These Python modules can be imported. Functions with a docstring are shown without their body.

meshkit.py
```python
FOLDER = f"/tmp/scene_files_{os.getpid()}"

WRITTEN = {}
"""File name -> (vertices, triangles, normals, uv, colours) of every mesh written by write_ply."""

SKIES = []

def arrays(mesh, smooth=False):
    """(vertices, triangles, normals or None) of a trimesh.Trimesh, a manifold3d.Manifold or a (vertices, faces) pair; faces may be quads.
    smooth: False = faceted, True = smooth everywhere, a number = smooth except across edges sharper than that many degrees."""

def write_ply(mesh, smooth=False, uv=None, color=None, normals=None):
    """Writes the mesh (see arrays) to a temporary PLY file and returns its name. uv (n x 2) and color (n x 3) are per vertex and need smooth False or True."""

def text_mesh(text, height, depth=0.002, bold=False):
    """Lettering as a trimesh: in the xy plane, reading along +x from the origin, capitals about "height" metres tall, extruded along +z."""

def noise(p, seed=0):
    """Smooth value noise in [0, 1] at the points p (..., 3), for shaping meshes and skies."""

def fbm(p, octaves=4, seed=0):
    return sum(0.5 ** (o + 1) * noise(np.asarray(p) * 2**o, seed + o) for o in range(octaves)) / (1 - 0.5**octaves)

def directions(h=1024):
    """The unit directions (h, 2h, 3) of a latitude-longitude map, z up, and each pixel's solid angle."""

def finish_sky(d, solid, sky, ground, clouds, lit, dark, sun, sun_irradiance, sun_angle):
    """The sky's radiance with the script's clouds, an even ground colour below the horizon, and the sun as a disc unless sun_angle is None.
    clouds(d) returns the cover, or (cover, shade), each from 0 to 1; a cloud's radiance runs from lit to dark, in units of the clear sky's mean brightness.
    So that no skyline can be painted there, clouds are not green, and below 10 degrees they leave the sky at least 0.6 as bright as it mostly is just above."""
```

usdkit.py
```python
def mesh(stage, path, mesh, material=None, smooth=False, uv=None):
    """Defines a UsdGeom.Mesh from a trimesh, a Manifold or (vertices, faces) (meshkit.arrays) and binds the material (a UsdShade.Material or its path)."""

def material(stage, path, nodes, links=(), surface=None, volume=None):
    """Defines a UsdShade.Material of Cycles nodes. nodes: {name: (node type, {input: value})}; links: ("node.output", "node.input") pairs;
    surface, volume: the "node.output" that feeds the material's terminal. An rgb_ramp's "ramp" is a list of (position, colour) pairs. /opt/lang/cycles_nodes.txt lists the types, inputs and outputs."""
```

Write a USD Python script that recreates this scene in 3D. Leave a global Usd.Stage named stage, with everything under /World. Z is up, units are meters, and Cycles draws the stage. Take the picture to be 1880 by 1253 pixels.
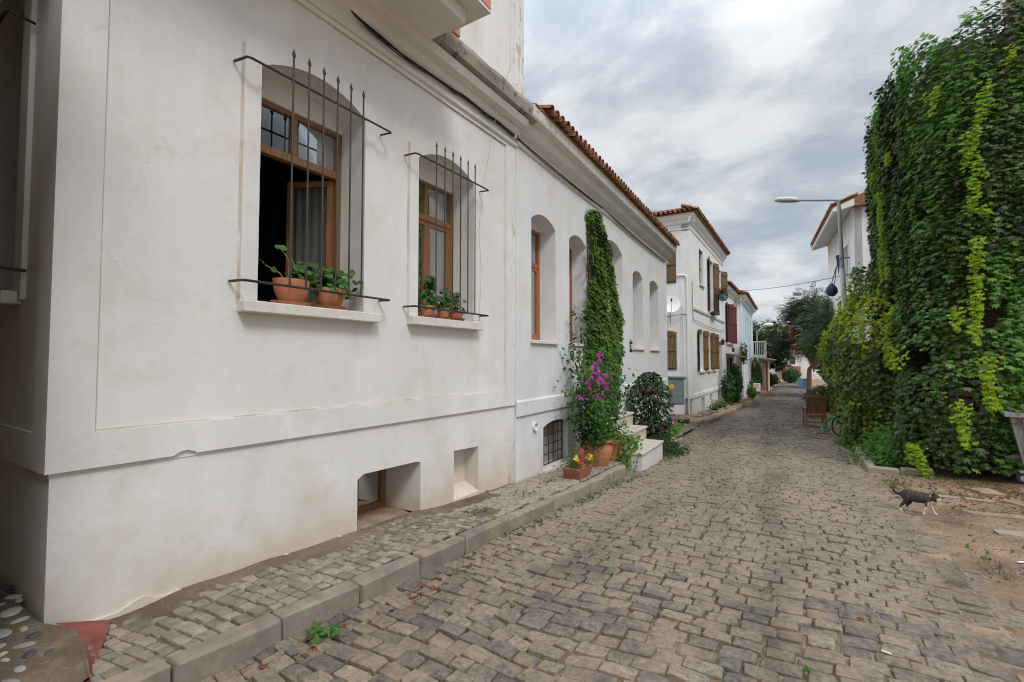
import math, random
import numpy as np, trimesh, usdkit, meshkit
from pxr import Usd, UsdGeom, UsdLux, UsdShade, Gf
from shapely.geometry import Polygon, box as _sbox
from scipy.interpolate import PchipInterpolator

stage = Usd.Stage.CreateInMemory()
UsdGeom.SetStageUpAxis(stage, 'Z'); UsdGeom.SetStageMetersPerUnit(stage, 1.0)
UsdGeom.Xform.Define(stage, '/World'); UsdGeom.Scope.Define(stage, '/World/Looks')
rng = np.random.default_rng(7); R = random.Random(5)

# ------------------------------------------------------------------ camera, sky, sun, exposure
PITCH, YAW = math.radians(2.245), math.radians(32.451)
fw0 = np.array([-math.sin(YAW), math.cos(YAW), 0]); rt = np.array([math.cos(YAW), math.sin(YAW), 0])
fw = fw0 * math.cos(PITCH) + np.array([0, 0, math.sin(PITCH)]); up = np.cross(rt, fw)
CAM = np.array([0, 0, 1.65])
cam = UsdGeom.Camera.Define(stage, '/World/camera')
cam.CreateHorizontalApertureAttr(36.0); cam.CreateFocalLengthAttr(36.0 * 880 / 1880)
cam.CreateExposureAttr(0.16)
cam.AddTransformOp().Set(Gf.Matrix4d(*[float(x) for x in (*rt, 0, *up, 0, *(-fw), 0, *CAM, 1)]))

SUN_EL, SUN_AZ = math.radians(50), math.radians(122)      # azimuth from +y towards +x
sd = np.array([math.cos(SUN_EL) * math.sin(SUN_AZ), math.cos(SUN_EL) * math.cos(SUN_AZ), math.sin(SUN_EL)])
sun = UsdLux.DistantLight.Define(stage, '/World/sun')
sun.CreateIntensityAttr(0.4); sun.CreateAngleAttr(16.0); sun.CreateColorAttr(Gf.Vec3f(1.0, .97, .93))
sun.GetPrim().CreateAttribute('inputs:normalize', __import__('pxr').Sdf.ValueTypeNames.Bool).Set(True)
zx = np.cross([0, 0, 1.0], sd); zx /= np.linalg.norm(zx); zy = np.cross(sd, zx)
sun.AddTransformOp().Set(Gf.Matrix4d(*[float(x) for x in (*zx, 0, *zy, 0, *sd, 0, 0, 0, 50, 1)]))
dome = UsdLux.DomeLight.Define(stage, '/World/sky'); dome.CreateIntensityAttr(1.0)
sky = usdkit.material(stage, '/World/Looks/sky', {
    'sky': ('sky_texture', dict(sky_type='single_scattering', sun_disc=False, sun_elevation=SUN_EL, sun_rotation=SUN_AZ)),
    'tc': ('texture_coordinate', {}), 'sp': ('separate_xyz', {}),
    'zc': ('math', dict(math_type='maximum', value2=0.0)),
    'den': ('math', dict(math_type='add', value2=0.36)),
    'dx': ('math', dict(math_type='divide')), 'dy': ('math', dict(math_type='divide')),
    'cv': ('combine_xyz', {}),
    'mp': ('mapping', dict(location=(3.1, 1.7, 0), rotation=(0, 0, .55), scale=(.9, 1.2, 1))),
    'n1': ('noise_texture', dict(scale=4.4, detail=9, roughness=.60, distortion=.25)),
    'n2': ('noise_texture', dict(scale=2.0, detail=3, roughness=.5)),
    'ad': ('math', dict(math_type='multiply_add', value2=.55, value3=0)),
    'ad2': ('math', dict(math_type='multiply_add', value2=.45)),
    'rp': ('rgb_ramp', dict(ramp=[(0, (4.7, 5.5, 6.4)), (.40, (5.3, 6.1, 7.0)), (.46, (6.4, 7.05, 7.8)), (.50, (7.4, 7.95, 8.6)), (.545, (8.8, 9.15, 9.5)), (.60, (10.0, 10.2, 10.4)), (1, (10.8, 10.9, 11.0))])),
    'gr': ('map_range', dict(range_type='smoothstep', from_min=0.40, from_max=1.0, to_min=.72, to_max=2.1)),
    'mul': ('mix_color', dict(blend_type='multiply', fac=1.0, use_clamp=False)),
    'gc': ('combine_color', {}),
    'mix': ('mix_color', dict(blend_type='mix', fac=.96, use_clamp=False)),
    'bg': ('background_shader', dict(strength=.1))},
    [('tc.generated', 'sp.vector'), ('sp.z', 'zc.value1'), ('zc.value', 'den.value1'),
     ('sp.x', 'dx.value1'), ('den.value', 'dx.value2'), ('sp.y', 'dy.value1'), ('den.value', 'dy.value2'),
     ('dx.value', 'cv.x'), ('dy.value', 'cv.y'), ('cv.vector', 'mp.vector'), ('mp.vector', 'n1.vector'), ('mp.vector', 'n2.vector'),
     ('n1.fac', 'ad.value1'), ('n2.fac', 'ad2.value1'), ('ad.value', 'ad2.value3'), ('ad2.value', 'rp.fac'),
     ('zc.value', 'gr.value'), ('gr.result', 'gc.r'), ('gr.result', 'gc.g'), ('gr.result', 'gc.b'),
     ('rp.color', 'mul.a'), ('gc.color', 'mul.b'), ('sky.color', 'mix.a'), ('mul.result', 'mix.b'), ('mix.result', 'bg.color')],
    surface='bg.background')
UsdShade.MaterialBindingAPI.Apply(dome.GetPrim()).Bind(sky)

def sbox(s0, s1, z0, z1): return _sbox(s0, z0, s1, z1)
# ------------------------------------------------------------------ naming, tagging, mesh helpers
used, LOC = {}, {}
def num(parent, name):
    k = used.setdefault((parent, name), 0); used[(parent, name)] += 1
    return f'{parent}/{name}' if k == 0 else f'{parent}/{name}_{k:03d}'
def tag(path, label=None, cat=None, group=None, kind=None):
    p = stage.GetPrimAtPath(path)
    for k, v in (('label', label), ('category', cat), ('group', group), ('kind', kind)):
        if v: p.SetCustomDataByKey(k, v)
    return path
def thing(name, label, cat, loc=(0, 0, 0), group=None, kind=None):
    path = num('/World', name); x = UsdGeom.Xform.Define(stage, path); x.AddTranslateOp().Set(Gf.Vec3d(*map(float, loc)))
    LOC[path] = np.array(loc, float)
    return tag(path, label, cat, group, kind)
def top(path): return '/'.join(path.split('/')[:3])
def P(name, mesh, mat, parent='/World', smooth=False, label=None, cat=None, group=None, kind=None):
    """one Mesh prim, vertices given in world coordinates"""
    v, f = mesh.get() if isinstance(mesh, MB) else mesh
    v = np.asarray(v, float)
    if parent != '/World' and top(parent) in LOC: v = v - LOC[top(parent)]
    path = num(parent, name)
    usdkit.mesh(stage, path, (v, f), MATS[mat], smooth)
    return tag(path, label, cat, group, kind)
def copy(src, loc, label, group=None, rotz=0, scale=1):
    n = src.split('/')[-1].rstrip('0123456789').rstrip('_')
    path = num('/World', n); x = UsdGeom.Xform.Define(stage, path)
    x.AddTranslateOp().Set(Gf.Vec3d(*map(float, loc))); x.AddRotateZOp().Set(float(rotz)); x.AddScaleOp().Set(Gf.Vec3f(scale, scale, scale))
    p = x.GetPrim(); p.GetReferences().AddInternalReference(src); p.SetInstanceable(True)
    c = stage.GetPrimAtPath(src).GetCustomData()
    return tag(path, label, c.get('category'), group or c.get('group'))
class MB:
    def __init__(s): s.v, s.f, s.n = [], [], 0
    def add(s, m):
        if m is None: return s
        v, f = (m.get() if isinstance(m, MB) else (np.asarray(m.vertices), np.asarray(m.faces)) if hasattr(m, 'faces') else m)
        f = np.asarray(f)
        if f.shape[1] == 4: f = np.vstack([f[:, [0, 1, 2]], f[:, [0, 2, 3]]])
        s.v.append(np.asarray(v, float)); s.f.append(f + s.n); s.n += len(v); return s
    def get(s): return np.vstack(s.v), np.vstack(s.f)
def hull(pts):
    h = trimesh.convex.convex_hull(np.asarray(pts, float)); return np.array(h.vertices), np.array(h.faces)
def cbox(x0, x1, y0, y1, z0, z1, c=.01):
    pts = []
    for sx, x in ((1, x0), (-1, x1)):
        for sy, y in ((1, y0), (-1, y1)):
            for sz, z in ((1, z0), (-1, z1)):
                pts += [(x, y + sy * c, z + sz * c), (x + sx * c, y, z + sz * c), (x + sx * c, y + sy * c, z)]
    return hull(pts)
BOXF = np.array([[0, 2, 3, 1], [4, 5, 7, 6], [0, 1, 5, 4], [2, 6, 7, 3], [0, 4, 6, 2], [1, 3, 7, 5]])
def bx(x0, x1, y0, y1, z0, z1):
    v = np.array([(x, y, z) for x in (x0, x1) for y in (y0, y1) for z in (z0, z1)], float)
    return v, np.vstack([BOXF[:, [0, 1, 2]], BOXF[:, [0, 2, 3]]])
def fixw(v, f):
    t = v[f]; c = v.mean(0)
    vol = np.einsum('ij,ij->', np.cross(t[:, 0] - c, t[:, 1] - c), t[:, 2] - c)
    return (v, f[:, ::-1]) if vol < 0 else (v, f)
def tube(pts, r, sides=8, caps=True):
    p = np.asarray(pts, float); n = len(p); r = np.broadcast_to(r, (n,))
    t = np.gradient(p, axis=0); t /= np.linalg.norm(t, axis=1, keepdims=True) + 1e-12
    a = np.array([0, 0, 1.0]) if abs(t[0, 2]) < .9 else np.array([1.0, 0, 0]); V = []
    for i in range(n):
        a = a - t[i] * (a @ t[i]); a /= np.linalg.norm(a) + 1e-12; b = np.cross(t[i], a)
        ang = np.arange(sides) * 2 * np.pi / sides
        V.append(p[i] + r[i] * (np.cos(ang)[:, None] * a + np.sin(ang)[:, None] * b))
    V = np.vstack(V); F = []
    for i in range(n - 1):
        for j in range(sides):
            k = (j + 1) % sides; A, B, C, D = i * sides + j, i * sides + k, (i + 1) * sides + k, (i + 1) * sides + j
            F += [(A, B, C), (A, C, D)]
    if caps:
        for j in range(1, sides - 1):
            F += [(0, j + 1, j), ((n - 1) * sides, (n - 1) * sides + j, (n - 1) * sides + j + 1)]
    return V, np.array(F)
def lathe(prof, c=(0, 0, 0), sides=24, sx=1, sy=1):
    prof = np.asarray(prof, float); n = len(prof); ang = np.arange(sides) * 2 * np.pi / sides
    V = np.stack([prof[:, None, 0] * np.cos(ang) * sx, prof[:, None, 0] * np.sin(ang) * sy, np.broadcast_to(prof[:, None, 1], (n, sides))], -1).reshape(-1, 3) + np.asarray(c, float)
    F = []
    for i in range(n - 1):
        for j in range(sides):
            k = (j + 1) % sides; A, B, C, D = i * sides + j, i * sides + k, (i + 1) * sides + k, (i + 1) * sides + j
            F += [(A, B, C), (A, C, D)]
    return V, np.array(F)
def ellipsoid(c, r, sub=2, rot=None):
    m = trimesh.creation.icosphere(sub); v = np.array(m.vertices) * np.asarray(r)
    if rot is not None: v = v @ np.asarray(rot).T
    return v + np.asarray(c), np.array(m.faces)
def rotz(a): c, s = math.cos(a), math.sin(a); return np.array([[c, -s, 0], [s, c, 0], [0, 0, 1]])
def move(m, loc=(0, 0, 0), rz=0, M=None):
    v, f = m.get() if isinstance(m, MB) else m
    v = np.asarray(v, float)
    if M is not None: v = v @ np.asarray(M).T
    return v @ rotz(rz).T + np.asarray(loc), f
class Fr:
    """a facade: s along it, z up, o outwards"""
    def __init__(self, p, ang=0, face='east'):
        a = math.radians(ang); self.p = np.array([p[0], p[1], 0.0])
        if face == 'east': self.d = np.array([math.sin(a), math.cos(a), 0]); self.n = np.array([self.d[1], -self.d[0], 0])
        if face == 'west': self.d = np.array([math.sin(a), math.cos(a), 0]); self.n = -np.array([self.d[1], -self.d[0], 0])
        if face == 'south': self.d = np.array([math.cos(a), -math.sin(a), 0]); self.n = np.array([-self.d[1] * 0 - math.sin(a), -math.cos(a), 0])
        self.flip = np.dot(np.cross(self.d, [0, 0, 1]), self.n) < 0
    def pt(self, s, z, o=0):
        s, z, o = np.broadcast_arrays(np.asarray(s, float), z, o)
        return self.p + s[..., None] * self.d + o[..., None] * self.n + np.stack([0 * s, 0 * s, z * 1.0], -1)
    def map(self, v, f):
        w = self.pt(v[:, 0], v[:, 1], v[:, 2]); return w, (f[:, ::-1] if self.flip else f)
    def box(self, s0, s1, z0, z1, o0, o1, c=0):
        v, f = cbox(s0, s1, z0, z1, o0, o1, c) if c else bx(s0, s1, z0, z1, o0, o1)
        return self.map(v, f)
    def poly(self, pg, o0, o1):
        out = MB()
        for g in getattr(pg, 'geoms', [pg]):
            if g.geom_type != 'Polygon' or g.area < 1e-6: continue
            m = trimesh.creation.extrude_polygon(g, o1 - o0, engine='earcut'); v = np.array(m.vertices); v[:, 2] += o0
            out.add(self.map(v, np.array(m.faces)))
        return out.get()
    def prof(self, pts, s0, s1):
        """profile [(o, z)] swept along s"""
        m = trimesh.creation.extrude_polygon(Polygon(pts), s1 - s0, engine='earcut'); v = np.array(m.vertices)
        return fixw(self.pt(s0 + v[:, 2], v[:, 1], v[:, 0]), np.array(m.faces))
def arch(s0, s1, z0, z1, rise, n=12):
    t = np.linspace(0, np.pi, n); w = (s1 - s0) / 2
    r = (w * w + rise * rise) / (2 * rise); a = math.asin(min(1, w / r)); th = np.linspace(a, -a, n)
    return Polygon([(s0, z0), (s1, z0)] + [((s0 + s1) / 2 + r * math.sin(x), z1 + rise - r + r * math.cos(x)) for x in th])
def ring(o, i): return o.difference(i)

# ------------------------------------------------------------------ materials
MATS = {}
def mat(name, stops, scale=3, detail=5, rough=.8, bscale=60, bdist=.004, bstr=.5, var=0, hue=0, metallic=0, spec=.4, stretch=(1, 1, 1), speck=None, extra=None, trans=0):
    N = {'g': ('geometry', {}), 'm': ('mapping', dict(scale=stretch)), 'n1': ('noise_texture', dict(scale=scale, detail=detail, roughness=.6)),
         'r': ('rgb_ramp', dict(ramp=stops)), 'n2': ('noise_texture', dict(scale=bscale, detail=4, roughness=.6)),
         'b': ('bump', dict(distance=bdist, strength=bstr)), 'p': ('principled_bsdf', dict(roughness=rough, metallic=metallic, specular_ior_level=spec))}
    L = [('g.position', 'm.vector'), ('m.vector', 'n1.vector'), ('m.vector', 'n2.vector'), ('n1.fac', 'r.fac'), ('n2.fac', 'b.height'), ('b.normal', 'p.normal')]
    col = 'r.color'
    if speck:
        N['n3'] = ('noise_texture', dict(scale=speck[0], detail=3, roughness=.7)); N['mr'] = ('map_range', dict(from_min=speck[1], from_max=speck[2], clamp=True))
        N['mx'] = ('mix_color', dict(b=speck[3])); L += [('g.position', 'n3.vector'), ('n3.fac', 'mr.value'), (col, 'mx.a'), ('mr.result', 'mx.fac')]; col = 'mx.result'
    if var:
        N.update({'oi': ('object_info', {}), 'ra': ('math', dict(math_type='add')), 'fr': ('math', dict(math_type='fraction')), 'wn': ('white_noise_texture', dict(dimensions='1D')),
                  'v': ('map_range', dict(to_min=1 - var, to_max=1 + var)), 'h': ('map_range', dict(to_min=.5 - hue, to_max=.5 + hue)), 'hs': ('hsv', {})})
        L += [('oi.random', 'ra.value1'), ('g.random_per_island', 'ra.value2'), ('ra.value', 'fr.value1'), ('fr.value', 'v.value'), ('fr.value', 'wn.w'), ('wn.value', 'h.value'), (col, 'hs.color'), ('v.result', 'hs.value'), ('h.result', 'hs.hue')]; col = 'hs.color'
    L.append((col, 'p.base_color')); surf = 'p.BSDF'
    if trans:
        N['tl'] = ('translucent_bsdf', {}); N['mc'] = ('mix_closure', dict(fac=trans)); L += [(col, 'tl.color'), ('p.BSDF', 'mc.closure1'), ('tl.BSDF', 'mc.closure2')]; surf = 'mc.closure'
    MATS[name] = usdkit.material(stage, f'/World/Looks/{name}', N, L, surface=surf)
def plaster(name, a, b, stain=(.56, .42, .27), low=.9, z0=-.35, z1=.55, peel=None, amt=.75):
    N = {'g': ('geometry', {}), 'n1': ('noise_texture', dict(scale=.8, detail=6, roughness=.6)), 'r': ('rgb_ramp', dict(ramp=[(.3, b), (.65, a)])),
         'ms': ('mapping', dict(scale=(4, 4, .8))), 'n2': ('noise_texture', dict(scale=1.0, detail=5, roughness=.6)), 'r2': ('rgb_ramp', dict(ramp=[(.30, (.88, .87, .86)), (.62, (1, 1, 1))])),
         'mu': ('mix_color', dict(blend_type='multiply', fac=.45)),
         'sp': ('separate_xyz', {}), 'zr': ('map_range', dict(from_min=z0, from_max=z1, to_min=low, to_max=.0, clamp=True)),
         'n3': ('noise_texture', dict(scale=1.7, detail=8, roughness=.65, distortion=.4)), 'sa': ('math', dict(math_type='multiply_add', value2=.62)),
         'sr': ('map_range', dict(from_min=.50, from_max=.90, to_min=0, to_max=amt, clamp=True)), 'mx': ('mix_color', dict(b=stain)),
         'n4': ('noise_texture', dict(scale=38, detail=3, roughness=.6)), 'sk': ('map_range', dict(from_min=.70, from_max=.77, to_max=.45, clamp=True)), 'mk': ('mix_color', dict(b=(.3, .26, .22))),
         'mb': ('mapping', dict(scale=(20, 20, 30))), 'nb': ('noise_texture', dict(scale=1.0, detail=5, roughness=.6)), 'nc': ('noise_texture', dict(scale=5, detail=4)),
         'hb': ('math', dict(math_type='multiply_add', value2=2.2)),
         'bp': ('bump', dict(distance=.006, strength=.33)), 'p': ('principled_bsdf', dict(roughness=.85, specular_ior_level=.25))}
    L = [('g.position', 'n1.vector'), ('n1.fac', 'r.fac'), ('g.position', 'ms.vector'), ('ms.vector', 'n2.vector'), ('n2.fac', 'r2.fac'), ('r.color', 'mu.a'), ('r2.color', 'mu.b'),
         ('g.position', 'sp.vector'), ('sp.z', 'zr.value'), ('g.position', 'n3.vector'), ('zr.result', 'sa.value1'), ('n3.fac', 'sa.value3'), ('sa.value', 'sr.value'),
         ('mu.result', 'mx.a'), ('sr.result', 'mx.fac'), ('g.position', 'n4.vector'), ('n4.fac', 'sk.value'), ('mx.result', 'mk.a'), ('sk.result', 'mk.fac'),
         ('g.position', 'mb.vector'), ('mb.vector', 'nb.vector'), ('g.position', 'nc.vector'), ('nc.fac', 'hb.value1'), ('nb.fac', 'hb.value3'), ('hb.value', 'bp.height'), ('bp.normal', 'p.normal')]
    N.update({'nd': ('noise_texture', dict(scale=2.2, detail=5, roughness=.65)), 'vd': ('vector_math', dict(math_type='multiply_add', vector2=(.55, .55, .55))), 'vo': ('voronoi_texture', dict(feature='distance_to_edge', scale=.75)), 'cr': ('map_range', dict(from_min=.0, from_max=.006, to_min=.22, to_max=0, clamp=True)),
              'nm': ('noise_texture', dict(scale=.55, detail=3)), 'cm': ('map_range', dict(from_min=.50, from_max=.62, clamp=True)), 'cc': ('math', dict(math_type='multiply')), 'mc': ('mix_color', dict(b=(.33, .28, .23)))})
    L += [('g.position', 'nd.vector'), ('nd.color', 'vd.vector1'), ('g.position', 'vd.vector3'), ('vd.vector', 'vo.vector'), ('vo.distance', 'cr.value'), ('g.position', 'nm.vector'), ('nm.fac', 'cm.value'), ('cr.result', 'cc.value1'), ('cm.result', 'cc.value2'), ('mk.result', 'mc.a'), ('cc.value', 'mc.fac')]
    col = 'mc.result'
    if peel:
        N.update({'pr': ('map_range', dict(from_min=peel[0], from_max=peel[1], to_min=0, to_max=1, clamp=True)), 'n5': ('noise_texture', dict(scale=9, detail=8, roughness=.75)), 'mm': ('mapping', dict(scale=(1, 1, .35))),
                  'pa': ('math', dict(math_type='multiply_add', value2=.3)), 'pf': ('map_range', dict(from_min=.82, from_max=.88, to_max=.8, clamp=True)), 'mp': ('mix_color', dict(b=(.42, .33, .24)))})
        L += [('sp.y', 'pr.value'), ('g.position', 'mm.vector'), ('mm.vector', 'n5.vector'), ('pr.result', 'pa.value1'), ('n5.fac', 'pa.value3'), ('pa.value', 'pf.value'), (col, 'mp.a'), ('pf.result', 'mp.fac')]; col = 'mp.result'
    L.append((col, 'p.base_color'))
    MATS[name] = usdkit.material(stage, f'/World/Looks/{name}', N, L, surface='p.BSDF')
def c3(*v): return tuple(v)
plaster('plaster_warm', (.755, .745, .728), (.67, .657, .637), peel=(5.55, 6.3), amt=.6)
plaster('plaster_plinth', (.76, .748, .728), (.68, .663, .635), stain=(.52, .41, .28), low=.9, z0=-.35, z1=.6, amt=.7, peel=(5.3, 6.2))
plaster('plaster_cool', (.72, .728, .735), (.655, .66, .665), low=.55, z0=-.6, z1=.3, amt=.5)
plaster('plaster_far', (.80, .80, .795), (.75, .745, .735), low=.5, z0=-1.3, z1=-.2, amt=.5)
plaster('plaster_blue', (.52, .72, .82), (.48, .67, .77), low=.3, z0=-1.3, z1=-.2, amt=.4)
plaster('plaster_ochre', (.66, .50, .30), (.55, .38, .22), low=.5, z0=-1.4, z1=0)
plaster('moulding', (.72, .70, .67), (.62, .60, .57), low=0, amt=.3)
mat('joint_stain', [(.36, (.70, .687, .668)), (.5, (.60, .52, .42)), (.66, (.46, .36, .24))], scale=2.4, detail=7, rough=.9)
mat('gutter_concrete', [(.3, (.20, .17, .14)), (.6, (.34, .30, .255))], scale=3, bscale=30, bdist=.02, speck=(5, .55, .66, (.10, .085, .07)))
mat('salmon_paint', [(.3, (.50, .19, .13)), (.7, (.60, .25, .18))], scale=4, rough=.7)
mat('red_paint', [(.35, (.17, .045, .035)), (.6, (.27, .07, .052))], scale=7, rough=.6, speck=(18, .60, .66, (.24, .17, .13)))
_N = {'g': ('geometry', {}), 'oi': ('object_info', {}), 'ra': ('math', dict(math_type='add')), 'fr': ('math', dict(math_type='fraction')),
      'pr': ('rgb_ramp', dict(ramp=[(0, (.105, .094, .088)), (.2, (.17, .148, .128)), (.4, (.215, .175, .132)), (.55, (.145, .122, .102)), (.7, (.25, .21, .16)), (.85, (.19, .16, .13)), (1, (.115, .102, .094))])),
      'n1': ('noise_texture', dict(scale=26, detail=7, roughness=.7)), 'r1': ('rgb_ramp', dict(ramp=[(.28, (.42, .40, .39)), (.5, (1, .99, .98)), (.72, (1.7, 1.62, 1.5))])), 'mu': ('mix_color', dict(blend_type='multiply', fac=1.0, use_clamp=False)),
      'mt': ('mapping', dict(scale=(1.1, .22, 1))), 'n4': ('noise_texture', dict(scale=1.0, detail=6, roughness=.65)), 'r4': ('rgb_ramp', dict(ramp=[(.30, (.58, .57, .57)), (.48, (1, 1, 1)), (.68, (1.22, 1.2, 1.16))])), 'mu4': ('mix_color', dict(blend_type='multiply', fac=1.0, use_clamp=False)), 'n2': ('noise_texture', dict(scale=4.5, detail=7, roughness=.65)), 'm2': ('map_range', dict(from_min=.47, from_max=.70, to_max=.8, clamp=True)), 'mx': ('mix_color', dict(b=(.29, .215, .145))),
      'n3': ('noise_texture', dict(scale=55, detail=6, roughness=.7)), 'b': ('bump', dict(distance=.010, strength=1.0)), 'p': ('principled_bsdf', dict(roughness=.78, specular_ior_level=.4))}
MATS['cobble'] = usdkit.material(stage, '/World/Looks/cobble', _N, [('oi.random', 'ra.value1'), ('g.random_per_island', 'ra.value2'), ('ra.value', 'fr.value1'), ('fr.value', 'pr.fac'), ('g.position', 'n1.vector'), ('n1.fac', 'r1.fac'), ('pr.color', 'mu.a'), ('r1.color', 'mu.b'),
      ('g.position', 'n2.vector'), ('n2.fac', 'm2.value'), ('mu.result', 'mx.a'), ('m2.result', 'mx.fac'), ('g.position', 'mt.vector'), ('mt.vector', 'n4.vector'), ('n4.fac', 'r4.fac'), ('mx.result', 'mu4.a'), ('r4.color', 'mu4.b'), ('mu4.result', 'p.base_color'), ('g.position', 'n3.vector'), ('n3.fac', 'b.height'), ('b.normal', 'p.normal')], surface='p.BSDF')
mat('sett', [(.3, (.17, .145, .113)), (.7, (.29, .255, .205))], scale=20, detail=6, rough=.85, bscale=90, bdist=.006, var=.28, speck=(8, .5, .62, (.27, .215, .155)))
mat('sand', [(.33, (.085, .065, .045)), (.48, (.20, .142, .09)), (.64, (.33, .235, .15))], scale=2.2, detail=9, rough=.95, bscale=45, bdist=.02, bstr=.8, speck=(60, .58, .68, (.22, .17, .12)))
mat('dirt', [(.3, (.10, .072, .05)), (.55, (.165, .122, .085)), (.75, (.25, .19, .135))], scale=1.1, detail=9, rough=.95, bscale=40, bdist=.025, bstr=.8, speck=(7, .5, .66, (.2, .16, .115)))
mat('ground_soil', [(.33, (.13, .085, .052)), (.48, (.25, .165, .10)), (.68, (.35, .245, .155))], scale=1.5, detail=10, rough=.95, bscale=30, bdist=.03, bstr=1.0, speck=(11, .53, .66, (.16, .11, .07)))
mat('kerb_concrete', [(.3, (.155, .132, .106)), (.7, (.27, .235, .19))], scale=5, detail=8, rough=.85, bscale=80, bdist=.004, var=.1, speck=(3.5, .48, .66, (.30, .235, .165)))
mat('kerb_old', [(.3, (.23, .19, .145)), (.7, (.33, .28, .22))], scale=6, detail=8, rough=.9, bscale=40, bdist=.01, var=.1)
mat('step_stone', [(.3, (.46, .40, .33)), (.7, (.58, .52, .45))], scale=6, detail=7, rough=.7, bscale=60, bdist=.003)
mat('sill_stone', [(.3, (.58, .54, .48)), (.7, (.72, .69, .63))], scale=8, detail=7, rough=.75, bscale=60, bdist=.003)
mat('iron', [(.3, (.035, .032, .032)), (.7, (.06, .055, .052))], scale=20, rough=.55, bscale=120, bdist=.002)
mat('wood_brown', [(.3, (.16, .075, .026)), (.6, (.27, .13, .045))], scale=6, detail=8, rough=.42, stretch=(9, 9, .8), bscale=14, bdist=.002, spec=.5)
mat('wood_orange', [(.3, (.24, .085, .03)), (.6, (.34, .13, .045))], scale=6, detail=8, rough=.45, stretch=(9, 9, .8), bscale=14, bdist=.002)
mat('shutter_wood', [(.3, (.075, .042, .02)), (.5, (.15, .088, .042)), (.7, (.23, .15, .085))], scale=5, detail=8, rough=.75, stretch=(12, 12, .7), bscale=12, bdist=.003, var=.15)
mat('shutter_amber', [(.3, (.12, .06, .022)), (.6, (.22, .115, .042))], scale=5, detail=8, rough=.7, stretch=(12, 12, .7), bscale=12, bdist=.003, var=.15)
mat('shutter_red', [(.3, (.10, .025, .022)), (.7, (.16, .045, .038))], scale=6, rough=.6, stretch=(9, 9, 1), var=.12)
mat('chair_wood', [(.3, (.16, .07, .035)), (.7, (.28, .135, .07))], scale=6, rough=.6, stretch=(9, 9, 1), var=.15)
mat('room_dark', [(.3, (.045, .035, .028)), (.7, (.06, .048, .04))], rough=.9)  # indoor shade put into the colour of the room walls
mat('curtain', [(.3, (.52, .49, .44)), (.7, (.66, .63, .58))], scale=9, rough=.9, trans=.35, stretch=(14, 14, 1))
mat('terracotta', [(.3, (.40, .155, .075)), (.7, (.54, .225, .115))], scale=7, detail=7, rough=.75, bscale=70, bdist=.002, var=.12)
mat('terracotta_dark', [(.3, (.27, .09, .05)), (.7, (.37, .135, .075))], scale=7, rough=.75, var=.1)
mat('tile', [(.3, (.17, .075, .042)), (.5, (.31, .14, .075)), (.75, (.43, .24, .13))], scale=7, detail=6, rough=.85, bscale=60, bdist=.004, var=.33, hue=.015, speck=(9, .55, .65, (.22, .14, .09)))
mat('soil', [(.3, (.03, .02, .014)), (.7, (.06, .042, .03))], scale=20, bscale=40, bdist=.01)
mat('cable', [(.3, (.018, .018, .02)), (.7, (.03, .03, .032))], rough=.5)
mat('wire_grey', [(.3, (.28, .28, .27)), (.7, (.36, .36, .35))], rough=.5)
mat('steel', [(.3, (.27, .28, .29)), (.7, (.36, .37, .38))], scale=6, rough=.5, metallic=.3, bscale=50, bdist=.001)
mat('steel_pale', [(.3, (.50, .50, .54)), (.7, (.58, .58, .62))], scale=6, rough=.55)
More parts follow.
